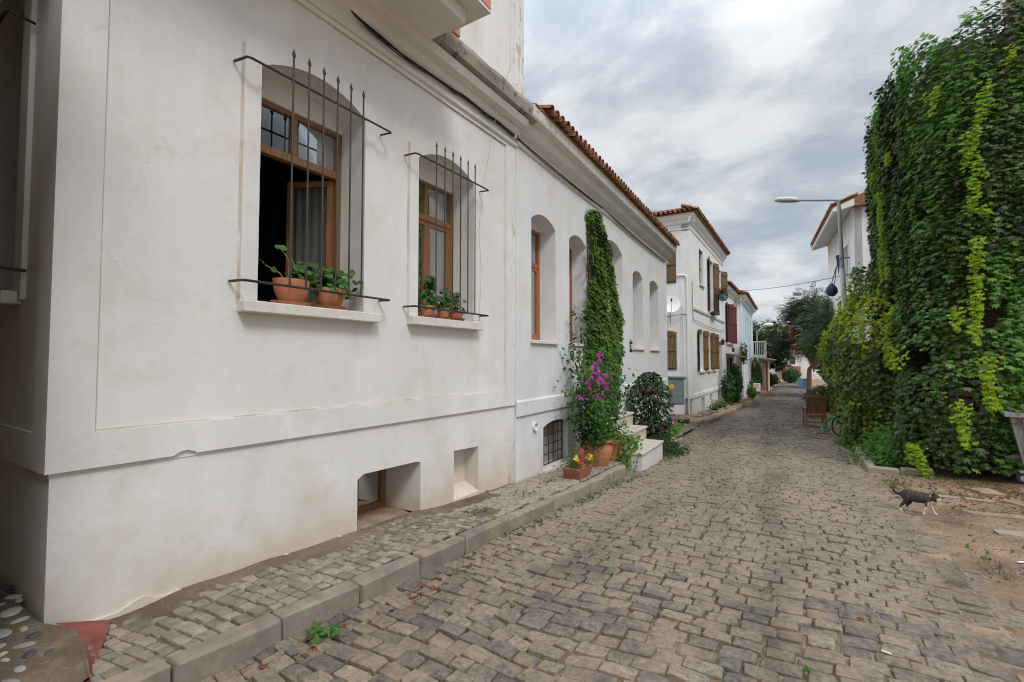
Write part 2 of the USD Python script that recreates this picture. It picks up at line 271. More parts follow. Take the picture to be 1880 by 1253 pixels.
mat('cabinet_grey', [(.3, (.17, .19, .205)), (.7, (.23, .25, .265))], scale=7, rough=.5, speck=(10, .58, .66, (.28, .27, .25)))
mat('yellow', [(.3, (.78, .48, .02)), (.7, (.85, .55, .03))], rough=.5)
mat('white_paint', [(.3, (.74, .74, .73)), (.7, (.82, .82, .81))], scale=5, rough=.6)
mat('lamp_cover', [(.3, (.55, .58, .56)), (.7, (.66, .69, .66))], rough=.3)
mat('blue_paint', [(.3, (.012, .03, .075)), (.7, (.018, .045, .11))], scale=12, rough=.5)
mat('blue_bin', [(.3, (.12, .24, .42)), (.7, (.16, .3, .5))], rough=.5)
mat('teal', [(.3, (.02, .12, .13)), (.7, (.03, .17, .18))], rough=.5)
mat('green_paint', [(.3, (.01, .20, .10)), (.7, (.02, .28, .14))], rough=.4)
mat('rubber', [(.3, (.02, .02, .02)), (.7, (.032, .03, .03))], rough=.7)
mat('bin_metal', [(.3, (.20, .22, .23)), (.5, (.30, .32, .33)), (.7, (.40, .40, .39))], scale=5, detail=8, rough=.55, metallic=.4, bscale=40, bdist=.003, stretch=(3, 3, .6), speck=(4, .56, .66, (.22, .12, .06)))
mat('rust', [(.3, (.16, .07, .035)), (.7, (.26, .13, .07))], scale=14, detail=8, rough=.85)
mat('rubble', [(.3, (.20, .135, .09)), (.6, (.31, .225, .155)), (.8, (.38, .29, .21))], scale=5, detail=8, rough=.9, bscale=22, bdist=.02, var=.25)
mat('rubble_mortar', [(.3, (.05, .04, .03)), (.7, (.09, .07, .05))], scale=3, rough=.95, bscale=20, bdist=.03)
mat('bark', [(.3, (.07, .048, .033)), (.7, (.15, .11, .08))], scale=6, detail=8, rough=.9, stretch=(5, 5, 1), bscale=25, bdist=.02)
mat('bark_pale', [(.3, (.30, .2, .12)), (.7, (.42, .3, .2))], scale=6, detail=8, rough=.9, stretch=(5, 5, 1), bscale=25, bdist=.02)
mat('stem_green', [(.3, (.20, .19, .07)), (.7, (.30, .27, .12))], rough=.6)
def leafmat(name, dark, light, var=.45, rough=.5, trans=.25, hue=.02):
    mat(name, [(.3, dark), (.7, light)], scale=1.3, detail=4, rough=rough, bscale=90, bdist=.001, var=var, hue=hue, spec=.3, trans=trans)
leafmat('leaf_ivy', (.036, .090, .012), (.078, .165, .020), var=.55, trans=0)
leafmat('leaf_mid', (.050, .128, .018), (.092, .195, .028))
leafmat('leaf_lime', (.22, .34, .010), (.42, .50, .02), var=.3, trans=.35)
leafmat('leaf_hedge', (.055, .125, .018), (.12, .22, .03), trans=.3)
leafmat('leaf_dark', (.028, .066, .020), (.052, .105, .030))
leafmat('leaf_plum', (.055, .035, .03), (.085, .06, .04))
leafmat('leaf_tree', (.040, .078, .030), (.075, .135, .052), rough=.5)
leafmat('leaf_pot', (.045, .115, .022), (.085, .19, .04))
leafmat('leaf_grass', (.06, .105, .025), (.12, .17, .05), rough=.6)
leafmat('leaf_dry', (.20, .095, .04), (.32, .19, .07), rough=.7, var=.5, hue=.03)
leafmat('berry', (.035, .018, .035), (.06, .025, .05), trans=0)
leafmat('petal_magenta', (.48, .03, .36), (.62, .07, .50), trans=.4, var=.2)
leafmat('petal_red', (.55, .02, .025), (.7, .05, .05), trans=.3, var=.2)
leafmat('petal_yellow', (.80, .45, .02), (.9, .6, .05), trans=.3, var=.2)
leafmat('petal_pale', (.6, .5, .55), (.75, .65, .68), trans=.3, var=.2)
def flat(name, col, rough=.6):
    MATS[name] = usdkit.material(stage, f'/World/Looks/{name}', {'p': ('principled_bsdf', dict(base_color=col, roughness=rough))}, surface='p.BSDF')
for i, c in enumerate([(.5, .45, .36), (.30, .29, .27), (.42, .35, .24), (.07, .065, .07), (.36, .34, .32)]): flat(f'pebble_{"abcde"[i]}', c, .5)
flat('black', (.012, .012, .013), .4); flat('white', (.75, .75, .73)); flat('bicycle_red', (.5, .03, .03), .35); flat('pink', (.7, .12, .3), .5); flat('awning_red', (.22, .045, .045))
MATS['glass'] = usdkit.material(stage, '/World/Looks/glass', {'t': ('transparent_bsdf', dict(color=(.86, .88, .88))), 'gl': ('glossy_bsdf', dict(color=(.9, .92, .95), roughness=.02)), 'fr': ('fresnel', dict(IOR=1.55)),
    'mr': ('map_range', dict(from_min=0, from_max=1, to_min=.03, to_max=.55)), 'm': ('mix_closure', {})}, [('fr.fac', 'mr.value'), ('mr.result', 'm.fac'), ('t.BSDF', 'm.closure1'), ('gl.BSDF', 'm.closure2')], surface='m.closure')
MATS['fur'] = usdkit.material(stage, '/World/Looks/fur', {'a': ('attribute', dict(attribute='fur')), 'g': ('geometry', {}), 'n': ('noise_texture', dict(scale=160, detail=3)), 'b': ('bump', dict(distance=.004, strength=.8)),
    'p': ('principled_bsdf', dict(roughness=.85, specular_ior_level=.2))}, [('a.color', 'p.base_color'), ('g.position', 'n.vector'), ('n.fac', 'b.height'), ('b.normal', 'p.normal')], surface='p.BSDF')

# ------------------------------------------------------------------ terrain shape
G = PchipInterpolator([-30, -12, 0, 6.2, 14, 21.3, 31, 37, 50, 75, 200, 400], [1.0, .5, .02, -.25, -.61, -.78, -1.0, -1.12, -1.3, -1.5, -2.5, -3.5])
def XK(y): return np.where(np.asarray(y) < 6.23, -2.93, -2.93 - .045 * (np.asarray(y) - 6.23))      # kerb front
XLf = PchipInterpolator([-5, 6.23, 13.9, 14.8, 17.5, 18.8, 24, 30, 40, 52, 75, 100], [-2.93, -2.93, -3.28, -4.5, -4.6, -3.6, -3.5, -3.62, -3.9, -4.1, -4.4, -4.6])
XRf = PchipInterpolator([-5, 3.8, 5.2, 7, 9.5, 12, 14.5, 16.5, 19, 22, 30, 45, 58, 75, 100], [1.65, 1.36, 1.2, 1.04, .93, .78, .72, .45, .25, .15, -.1, -.6, -1.0, -1.9, -2.4])
def smooth(x, a, b): t = np.clip((np.asarray(x, float) - a) / (b - a), 0, 1); return t * t * (3 - 2 * t)
def H(x, y):
    """ground height"""
    x, y = np.broadcast_arrays(np.asarray(x, float), np.asarray(y, float)); yy = np.clip(y, -30, 400)
    g = G(yy); xl, xr = XLf(np.clip(yy, -5, 100)), XRf(np.clip(yy, -5, 100))
    t = np.clip((x - xl) / (xr - xl), 0, 1); road = g - .10 + .07 * 4 * t * (1 - t) + .05 * t
    left = g - .015 - .0 * x
    right = g - .05 + .05 * smooth(x - xr, .1, 1.0) + .12 * smooth(x, 2.3, 3.6) * smooth(y, 10.3, 12.2)
    h = np.where(x < xl, left, np.where(x > xr, right, road))
    n = meshkit.fbm(np.stack([x * 1.1, y * 1.1, 0 * x], -1), 3, 3) - .5
    n2 = meshkit.fbm(np.stack([x * 7, y * 7, 0 * x], -1), 2, 9) - .5
    rough = np.where(x > xr, smooth(x - xr, 0, .8), 0)
    return h + n * (.02 + .09 * rough) + n2 * (.006 + .018 * rough)
xs = np.unique(np.concatenate([np.linspace(-400, -20, 12), np.linspace(-20, -7, 14), np.arange(-7, 7.01, .09), np.linspace(7.5, 20, 14), np.linspace(24, 400, 12)]))
ys = np.unique(np.concatenate([np.linspace(-60, -4, 8), np.arange(-3, 16, .09), np.arange(16, 32, .25), np.arange(32, 100, 1.5), np.linspace(105, 700, 12)]))
def grid(xs, ys, hf):
    X, Y = np.meshgrid(xs, ys); V = np.stack([X, Y, hf(X, Y)], -1).reshape(-1, 3); nx, ny = len(xs), len(ys)
    i = (np.arange(ny - 1)[:, None] * nx + np.arange(nx - 1)).ravel()
    return V, np.vstack([np.stack([i, i + 1, i + nx + 1], 1), np.stack([i, i + nx + 1, i + nx], 1)])
def ground_h(X, Y):
    h = H(X, Y); yc = np.clip(Y, -5, 100); xl, xr = XLf(yc), XRf(yc)
    inside = smooth(X, xl - .02, xl + .05) * (1 - smooth(X, xr - .55, xr - .12)) * (Y < 99)
    inside = np.maximum(inside, smooth(X, -4.75, -4.6) * (X < xl + .1) * (Y > -5) * (Y < 13.4) * 1.9)
    h = h - .10 * inside
    h = h - .25 * smooth(-X, 4.1, 4.6) * (Y > 1.0) * (Y < 16.5) - .3 * (np.abs(X) > 25)
    return h
P('ground', grid(xs, ys, ground_h), 'ground_soil', smooth=True, kind='structure')

# ------------------------------------------------------------------ cobbles
def stones(quads, zt, inset, depth, jit=.25, octa=True, tilt=.006):
    """quads (N,4,2) corner loops; returns list of (V, F) arrays: V (N, k, 3), F"""
    N = len(quads); q = quads
    if octa:
        nxt, prv = np.roll(q, -1, 1), np.roll(q, 1, 1)
        r1 = rng.uniform(.03, .12, (N, 4, 1)); r2 = rng.uniform(.04, .15, (N, 4, 1))
        o = np.stack([q + (prv - q) * r1, q + (nxt - q) * r2], 2).reshape(N, 8, 2)
    else: o = q
    k = o.shape[1]; c = o.mean(1, keepdims=True)
    rad = np.linalg.norm(o - c, axis=2, keepdims=True)
    tl = rng.normal(0, tilt, (N, 1, 2))
    def z(p, dz): return zt[:, None] + dz + ((p - c) * tl * 8).sum(2)
    top_ = c + (o - c) * (1 - inset / rad); mid = c + (o - c) * (1 - .25 * inset / rad)
    rr = rng.normal(0, .0028, (N, k))
    V = np.concatenate([np.concatenate([o, (zt[:, None] - depth + 0 * rr)[..., None]], 2), np.concatenate([mid, z(mid, -inset * .75 + rr)[..., None]], 2), np.concatenate([top_, z(top_, rr)[..., None]], 2), np.concatenate([c, z(c, .004)[..., None]], 2)], 1)
    F = []
    for a in range(2):
        for j in range(k):
            n = (j + 1) % k; F += [(a * k + j, a * k + n, (a + 1) * k + n), (a * k + j, (a + 1) * k + n, (a + 1) * k + j)]
    for j in range(k): F.append((2 * k + j, 2 * k + (j + 1) % k, 3 * k))
    return V, np.array(F)
def joined(V, F):
    N, k, _ = V.shape; return V.reshape(-1, 3), (F[None] + (np.arange(N) * k)[:, None, None]).reshape(-1, 3)
def rows(y0, y1, xl, xr, pitch, length, gap, wav=.05, ragged=.1, skew=0.0):
    Q = []; y = y0; j = 0
    while y < y1:
        p = R.uniform(*pitch); w = p * R.uniform(.86, .93); a, b = float(xl(y)), float(xr(y)) + R.uniform(-ragged, ragged * .6)
        x = a + R.uniform(-.5, 0) * length[0] * (wav > 0)
        ph = .04 * math.sin(y * .9)
        while x < b:
            L = R.uniform(*length); g = R.uniform(*gap)
            f = lambda X, Y: (X, Y + wav * math.sin(X * 1.25 + .7 * y * .35) + ph * X * .4 + skew * X + .02 * math.sin(X * 4.1 + y * 1.7))
            d = lambda: R.uniform(-.012, .012) * length[0] / .18
            x0, x1 = max(x + g / 2, a), min(x + L - g / 2, b + .06)
            if x1 - x0 > .22 * length[0]:
                Q.append([f(x0 + d(), y + d()), f(x1 + d(), y + d()), f(x1 + d(), y + w + d()), f(x0 + d(), y + w + d())])
            x += L
        y += p; j += 1
    return np.array(Q)
def visible(c, margin=.05):
    q = c - CAM; z = q @ fw; return (z > .3) & (np.abs((q @ rt) / np.maximum(z, .01)) < 940 / 880 + margin) & (np.abs((q @ up) / np.maximum(z, .01)) < 626 / 880 + margin)
def lay(parent, name, rest, V, F, mat_, n=290):
    cen = V[:, -1]; d = np.linalg.norm(cen - CAM, axis=1) + 1000 * ~visible(cen); order = np.argsort(d)
    for i in order[:n]: P(name, (V[i], F), mat_, parent, smooth=40)
    P(rest, joined(V[order[n:]], F), mat_, parent, smooth=40, kind='stuff')
road = thing('road', None, None, kind='structure')
def bedh(X, Y):
    h = H(X, Y); n = meshkit.fbm(np.stack([X * 1.6, Y * 1.6, 0 * X], -1), 4, 21) - .5; m = meshkit.fbm(np.stack([X * 9, Y * 9, 0 * X], -1), 2, 5) - .5
    return h - .029 + .045 * np.clip(n, -.3, .5) + .012 * m + .034 * smooth(X, .0, 1.2) - .012 * (1 - smooth(X - XLf(np.clip(Y, -5, 100)), .1, .4))
tt = np.linspace(0, 1, 90); yy = np.unique(np.concatenate([np.arange(-1.5, 14, .055), np.arange(14, 30, .25), np.arange(30, 99, 1.0)]))
X = XLf(np.clip(yy, -5, 100))[:, None] + (XRf(np.clip(yy, -5, 100)) + .02 * np.sin(yy * 5) - .02 - XLf(np.clip(yy, -5, 100)))[:, None] * tt
Y = np.broadcast_to(yy[:, None], X.shape); i = (np.arange(len(yy) - 1)[:, None] * 90 + np.arange(89)).ravel()
P('road_bed', (np.stack([X, Y, bedh(X, Y)], -1).reshape(-1, 3), np.vstack([np.stack([i, i + 1, i + 91], 1), np.stack([i, i + 91, i + 90], 1)])), 'sand', road, smooth=True)
Q = rows(.3, 17, XLf, XRf, (.118, .148), (.135, .24), (.008, .018)); c = Q.mean(1)
zt = H(c[:, 0], c[:, 1]) + rng.normal(.0, .005, len(Q)) + .002
V1, F1 = stones(Q, zt, .008, .09, tilt=.004)
lay(road, 'cobble', 'cobbles', V1, F1, 'cobble')
Q = rows(17, 90, XLf, XRf, (.15, .20), (.2, .3), (.015, .03)); c = Q.mean(1)
V2, F2 = stones(Q, H(c[:, 0], c[:, 1]) + rng.normal(.0, .007, len(Q)), .02, .09, octa=False)
P('cobbles', joined(V2, F2), 'cobble', road, kind='stuff')

# pavement: setts between wall and kerb
pave = thing('pavement', None, None, kind='structure')
def paveh(X, Y): return np.where(X < XK(Y), G(np.clip(Y, -30, 400)), 0) + .035 + .03 * smooth(X, XK(Y) - .9, XK(Y) - .1) - .07 * (1 - smooth(Y, 1.25, 1.9)) + .03 * (meshkit.fbm(np.stack([X * 3, Y * 3, 0 * X], -1), 4, 31) - .5) + .05 * smooth(-X, 3.62, 3.9) * (Y < 4.4) * meshkit.noise(np.stack([X * 2, Y * 2, 0 * X], -1), 3)
yy = np.arange(.85, 17.5, .06); tt = np.linspace(0, 1, 24)
wl = np.where(yy < 6.23, -3.93, -3.93 - .045 * (yy - 6.23)); X = wl[:, None] + (XK(yy) - .12 - wl)[:, None] * tt; Y = np.broadcast_to(yy[:, None], X.shape); i = (np.arange(len(yy) - 1)[:, None] * 24 + np.arange(23)).ravel()
P('pavement_bed', (np.stack([X, Y, paveh(X, Y)], -1).reshape(-1, 3), np.vstack([np.stack([i, i + 1, i + 25], 1), np.stack([i, i + 25, i + 24], 1)])), 'dirt', pave, smooth=True)
Q = rows(1.0, 15.6, lambda y: (-3.86 if y < 6.23 else -3.86 - .045 * (y - 6.23)), lambda y: float(XK(y)) - .17, (.075, .105), (.085, .14), (.006, .014), wav=.03, ragged=.02, skew=.12)
c = Q.mean(1); hh = paveh(c[:, 0], c[:, 1]); buried = meshkit.fbm(np.stack([c[:, 0] * 1.8, c[:, 1] * 1.3, 0 * hh], -1), 3, 77)
V3, F3 = stones(Q, hh + .012 + rng.normal(0, .004, len(Q)) - .05 * smooth(buried + .42 * smooth(-c[:, 0], 3.45, 3.85) * (c[:, 1] < 5.5), .66, .86), .008, .05)
lay(pave, 'sett', 'setts', V3, F3, 'sett')

# kerb stones
kerb = thing('kerb', None, None, kind='structure')
def kerbstone(y0, y1, w=.135, hgt=.26, topz=.062, c=.018):
    L = y1 - y0; v, f = cbox(-w, 0, 0, L, -hgt, 0, c); ym = (y0 + y1) / 2
    x0, x1 = float(XK(y0)), float(XK(y1)); z0, z1 = float(G(y0)) + topz, float(G(y1)) + topz; t = v[:, 1:2] / L
    v = v + np.hstack([x0 + (x1 - x0) * t, y0 + 0 * t, z0 + (z1 - z0) * t])
    j = np.array([R.uniform(-.008, .008), 0, R.uniform(-.006, .006)]); return v + j + rng.normal(0, .0045, v.shape), f
y = .62; k = 0
while y < 8.75:
    L = .63 * R.uniform(.96, 1.04); P('kerb_stone', kerbstone(y, y + L - .012), 'kerb_concrete' if y < 5.2 else 'kerb_old', kerb, smooth=30); y += L
y = 10.95
while y < 14.2:
    L = R.uniform(.5, .66); P('kerb_stone', kerbstone(y, y + L - .015, topz=.03, c=.03), 'kerb_old', kerb, smooth=30); y += L

# ------------------------------------------------------------------ leaves
def template(kind):
    T, F = [], []
    def leaflet(ang, L, W, base=.0, drop=.18):
        d = np.array([math.sin(ang), math.cos(ang)]); s = np.array([d[1], -d[0]]); b = d * base; n = len(T)
        for p, w in ((b, 0), (b + d * L * .5 - s * W, -drop * W * 2), (b + d * L * .5 + s * W, -drop * W * 2), (b + d * L, -.12 * L), (b + d * L * .5, .06 * L)): T.append((p[0], p[1], w))
        F.extend([(n, n + 4, n + 1), (n, n + 2, n + 4), (n + 1, n + 4, n + 3), (n + 4, n + 2, n + 3)])
    if kind == 'creeper':
        for a, l in ((-1.45, .62), (-.72, .85), (0, 1), (.72, .85), (1.45, .62)): leaflet(a, l, .22 * l, .06)
    if kind == 'creeper_low':
        for a, L, W in ((-1.2, .68, .13), (-.62, .9, .165), (0, 1, .18), (.62, .9, .165), (1.2, .68, .13)):
            d = np.array([math.sin(a), math.cos(a)]); sd_ = np.array([d[1], -d[0]]); n = len(T); T.extend([(0, 0, 0), (*(d * L * .5 - sd_ * W), -.07), (*(d * L * .5 + sd_ * W), -.07), (*(d * L), -.1)]); F.extend([(n, n + 3, n + 1), (n, n + 2, n + 3)])
    if kind == 'three':
        for a, l in ((-.95, .8), (0, 1), (.95, .8)): leaflet(a, l, .30 * l, 0)
    if kind == 'oval': leaflet(0, 1, .3)
    if kind == 'slim': leaflet(0, 1, .15)
    if kind == 'broad': leaflet(0, 1, .42)
    if kind == 'round':
        n = 9; T.append((0, .5, -.08))
        for i in range(n):
            a = i * 2 * math.pi / n; r = .5 * (1 if i % 2 else .88); T.append((r * math.sin(a), .5 - r * math.cos(a), .06 * (i % 2)))
        F = [(0, 1 + i, 1 + (i + 1) % n) for i in range(n)]
    if kind == 'frond':
        for i in range(9):
            y = .12 + i * .1; l = .30 * (1 - abs(i - 4) / 9)
            for sg in (-1, 1):
                b = len(T); q = np.array([sg * .92, .4]); T.extend([(0, y, 0), (q[0] * l * .5 , y + q[1] * l * .5 - .035, -.01), (q[0] * l * .5, y + q[1] * l * .5 + .035, -.01), (q[0] * l, y + q[1] * l, -.05)])
                F.extend([(b, b + 1, b + 3), (b, b + 3, b + 2)] if sg > 0 else [(b, b + 3, b + 1), (b, b + 2, b + 3)])
    if kind == 'petal5':
        for a in np.arange(5) * 1.2566: leaflet(a, 1, .34, 0, -.2)
    if kind == 'blade': T = [(-.03, 0, 0), (.03, 0, 0), (.022, .55, .03), (-.022, .55, .03), (0, 1, .14)]; F = [(0, 1, 2), (0, 2, 3), (3, 2, 4)]
    return np.array(T), np.array(F)
TP = {k: template(k) for k in ('creeper_low', 'creeper', 'three', 'oval', 'slim', 'broad', 'round', 'frond', 'petal5', 'blade')}
def unit(v): return v / (np.linalg.norm(v, axis=-1, keepdims=True) + 1e-9)
def leaf_arrays(kind, pos, nrm, tip, size):
    """pos, nrm (face normal), tip (direction) (N,3), size (N,) -> V (N,k,3), F"""
    T, F = TP[kind]; pos = np.asarray(pos, float); n = unit(np.broadcast_to(nrm, pos.shape)); t = np.broadcast_to(tip, pos.shape); t = unit(t - n * (t * n).sum(1, keepdims=True)); b = np.cross(t, n)
    s = np.broadcast_to(size, (len(pos),))[:, None, None]
    return pos[:, None] + s * (T[None, :, :1] * b[:, None] + T[None, :, 1:2] * t[:, None] + T[None, :, 2:] * n[:, None]), F
def leafmesh(*a): return joined(*leaf_arrays(*a))
def rnd(n, s=1.0): return rng.normal(0, s, (n, 3))
def foliage(parent, name, kind, mat_, pos, nrm, tip, size, singles=0, rest=None):
    V, F = leaf_arrays(kind, pos, nrm, tip, size)
    if singles:
        cen = V.mean(1); d = np.linalg.norm(cen - CAM, axis=1) / np.broadcast_to(size, (len(pos),)) + 1e6 * ~visible(cen, 0); o = np.argsort(d)
        for i in o[:singles]: P(name, (V[i], F), mat_, parent)
        if len(o) > singles: P(rest or name + 's', joined(V[o[singles:]], F), mat_, parent, kind='stuff')
    else: P(rest or 'foliage', joined(V, F), mat_, parent, kind='stuff')

# ------------------------------------------------------------------ house 1 (foreground left)
A = Fr((-3.9, 0)); As = Fr((-3.9, .94), 0, 'south')      # As: s runs towards +x, so the side wall has negative s
h1 = thing('white_house', 'large white plastered house in the left foreground with two barred windows and a balcony', 'house', (-3.9, .94, 0))
WT = .45
op1, op2 = arch(2.2, 3.3, 2.13, 4.13, .17), arch(4.09, 5.16, 2.15, 4.03, .17)
pw = sbox(.9626, 6.23, .94, 5.12).difference(op1).difference(op2)
P('wall', A.poly(pw, -WT, -.022), 'plaster_warm', h1)
fr = sbox(.94, 6.228, .962, 4.98).difference(sbox(1.17, 5.97, 1.19, 4.90))
fr = fr.difference(Polygon([(1.60, .95), (1.66, .985), (1.71, .993), (1.76, .975), (1.79, .95)]))
P('pilaster_frame', A.poly(fr, -.022, 0), 'plaster_warm', h1)
P('joint_line', A.poly(ring(sbox(1.162, 5.978, 1.183, 4.906), sbox(1.178, 5.962, 1.203, 4.888)), -.03, -.0185), 'joint_stain', h1); P('joint_line', A.poly(ring(arch(2.045, 3.455, 2.10, 4.262, .20), arch(2.064, 3.436, 2.0, 4.257, .187)), -.03, -.018), 'joint_stain', h1); P('joint_line', A.poly(ring(arch(3.936, 5.274, 2.12, 4.162, .20), arch(3.954, 5.256, 2.0, 4.157, .187)), -.03, -.018), 'joint_stain', h1)
bt = [(s, float(G(s)) + .012 + .022 * math.sin(s * 3.1) * math.sin(s * 7.7) + .014 * math.sin(s * 23)) for s in np.arange(6.23, .93, -.07)]
bt = [(q, z) for q, z in bt if q > .99]; base = Polygon([(.9686, .960), (6.23, .960)] + bt + [(.9686, float(G(.94)) - .05)])
bo1, bo2 = Polygon([(3.28, -.35), (4.19, -.35), (4.19, .455), (4.12, .475), (3.36, .485), (3.28, .44)]), Polygon([(4.80, -.16), (5.32, -.16), (5.32, .47), (4.80, .49)])
P('plinth', A.poly(base.difference(bo1).difference(bo2), -.68, -.028), 'plaster_plinth', h1)
ft = MB()
pf = [(s, z) for s, z in bt if s < 3.2]
ft.add(A.poly(Polygon([(s, z + .022 + .012 * math.sin(s * 9) + .008 * math.sin(s * 31)) for s, z in pf[::-1]] + [(s, z - .1) for s, z in pf]), -.03, -.008))
P('plinth_foot', ft, 'plaster_plinth', h1)
P('window_niche', MB().add(A.box(4.78, 5.34, -.18, .5, -.33, -.26)).add(A.prof([(-.3, -.3), (-.02, -.3), (-.02, -.13), (-.27, -.02)], 4.785, 5.335)), 'plaster_warm', h1)
P('light_well', MB().add(A.prof([(-.67, -.34), (-.032, -.36), (-.032, -.175), (-.3, -.135), (-.67, -.131)], 3.284, 4.186)), 'rubble', h1)
def frame_rect(F_, s0, s1, z0, z1, o0, o1, w): return F_.poly(sbox(s0, s1, z0, z1).difference(sbox(s0 + w, s1 - w, z0 + w, z1 - w)), o0, o1)
P('cellar_wall', A.box(3.15, 4.3, -.4, .7, -1.35, -1.3), 'room_dark', h1); P('cellar_wall', MB().add(A.box(3.1, 3.15, -.4, .7, -1.35, -.69)).add(A.box(4.3, 4.35, -.4, .7, -1.35, -.69)).add(A.box(3.1, 4.35, .7, .74, -1.35, -.69)).add(A.box(3.15, 4.3, -.42, -.38, -1.3, -.69)), 'room_dark', h1)  # dark backing behind the pane: unlit cellar put into the colour
w = P('basement_window', MB().add(frame_rect(A, 3.285, 4.186, -.13, .48, -.66, -.60, .065)).add(A.box(3.70, 3.78, -.066, .415, -.665, -.605)), 'wood_brown', h1)
P('pane', A.box(3.35, 4.12, -.066, .415, -.635, -.63), 'glass', w)
# upper storey, balcony, cornice
P('upper_wall', A.box(.94, 6.50, 5.42, 9.6, -.4, -.03), 'plaster_warm', h1)
P('wall_panel_strip', MB().add(A.box(6.22, 6.50, 5.44, 9.6, -.028, -.006)), 'plaster_warm', h1)
P('cornice', MB().add(A.prof([(-.05, 4.955), (.018, 4.955), (.035, 4.97), (.035, 5.0), (.012, 5.02), (.012, 5.10), (.07, 5.13), (.10, 5.17), (.10, 5.215), (.20, 5.24), (.235, 5.30), (.235, 5.335), (-.05, 5.335)], .90, 6.24)), 'moulding', h1, smooth=30)
gp = []
N = 70; ss = np.linspace(.9, 6.42, N)
rag = .02 * (meshkit.fbm(np.stack([ss * 4, 0 * ss, 0 * ss], -1), 4, 2) - .5)
prof = np.array([(-.05, 5.338), (.20, 5.338), (.29, 5.37), (.315, 5.50), (.305, 5.56), (.24, 5.59), (-.05, 5.60)])
Vg = np.array([[A.pt(s, z + (r * 2 if k in (3, 4) else 0), o + (r if 0 < k < 6 else 0)) for k, (o, z) in enumerate(prof)] for s, r in zip(ss, rag)]).reshape(-1, 3); k = len(prof)
Fg = [(i * k + j, (i + 1) * k + j, (i + 1) * k + j + 1) for i in range(N - 1) for j in range(k - 1)] + [(i * k + j, (i + 1) * k + j + 1, i * k + j + 1) for i in range(N - 1) for j in range(k - 1)] + [((N - 1) * k, (N - 1) * k + j, (N - 1) * k + j + 1) for j in range(1, k - 1)]
Vg, Fg = fixw(Vg, np.array(Fg)); P('gutter_ledge', (Vg, Fg), 'gutter_concrete', h1)
bal = P('balcony', MB().add(A.box(.2, 4.02, 5.31, 5.47, -.02, .745, .006)), 'plaster_warm', h1)
P('balcony_edge', MB().add(A.box(.1, 4.22, 5.472, 5.50, -.02, .94)), 'plaster_warm', bal)
P('painted_border', MB().add(A.box(.1, 4.22, 5.502, 5.72, .80, .945, .008)).add(A.box(4.07, 4.222, 5.502, 5.72, -.02, .80, .008)), 'salmon_paint', bal)
P('parapet', A.box(.1, 4.06, 5.5, 6.4, .72, .80), 'plaster_warm', bal)
P('painted_end_block', A.box(3.93, 4.50, 5.605, 5.74, -.02, .29, .006), 'salmon_paint', h1)
# side wall (darkened by the out-of-view roof and walls)
SW = -9.0
op3 = arch(-2.0, -.80, 2.13, 4.3, .17)
P('side_wall', As.poly(sbox(-5.1, -.034, .935, 5.115).difference(op3), -WT + .05, -.022), 'plaster_warm', h1)
P('side_frame', As.poly(sbox(-5.1, -.0225, .962, 4.98).difference(sbox(-4.8, -.27, 1.19, 4.9)), -.022, 0), 'plaster_warm', h1)
P('side_plinth', As.box(-5.1, -.036, -.3, .959, -WT + .045, -.028), 'plaster_warm', h1)
P('house_body', MB().add(A.box(.99, 6.2, -.4, 9.4, -5.2, -5.0)).add(A.box(6.0, 6.22, -.4, 9.5, -5.0, -.46)).add(A.box(.95, 6.45, 9.45, 9.6, -5.2, -.42)).add(As.box(-5.1, -.45, 5.3, 9.5, -.4, -.03)).add(A.box(1.0, 6.1, .75, .93, -5, -.46)), 'plaster_warm', h1)
P('room_wall', MB().add(A.box(1.4, 6.0, .95, 4.9, -3.2, -3.1)).add(A.box(3.62, 3.7, .95, 4.9, -3.1, -.46)).add(A.box(1.4, 6.0, 4.9, 4.95, -3.2, -.46)).add(A.box(1.36, 1.4, .95, 4.9, -3.2, -.46)), 'room_dark', h1)

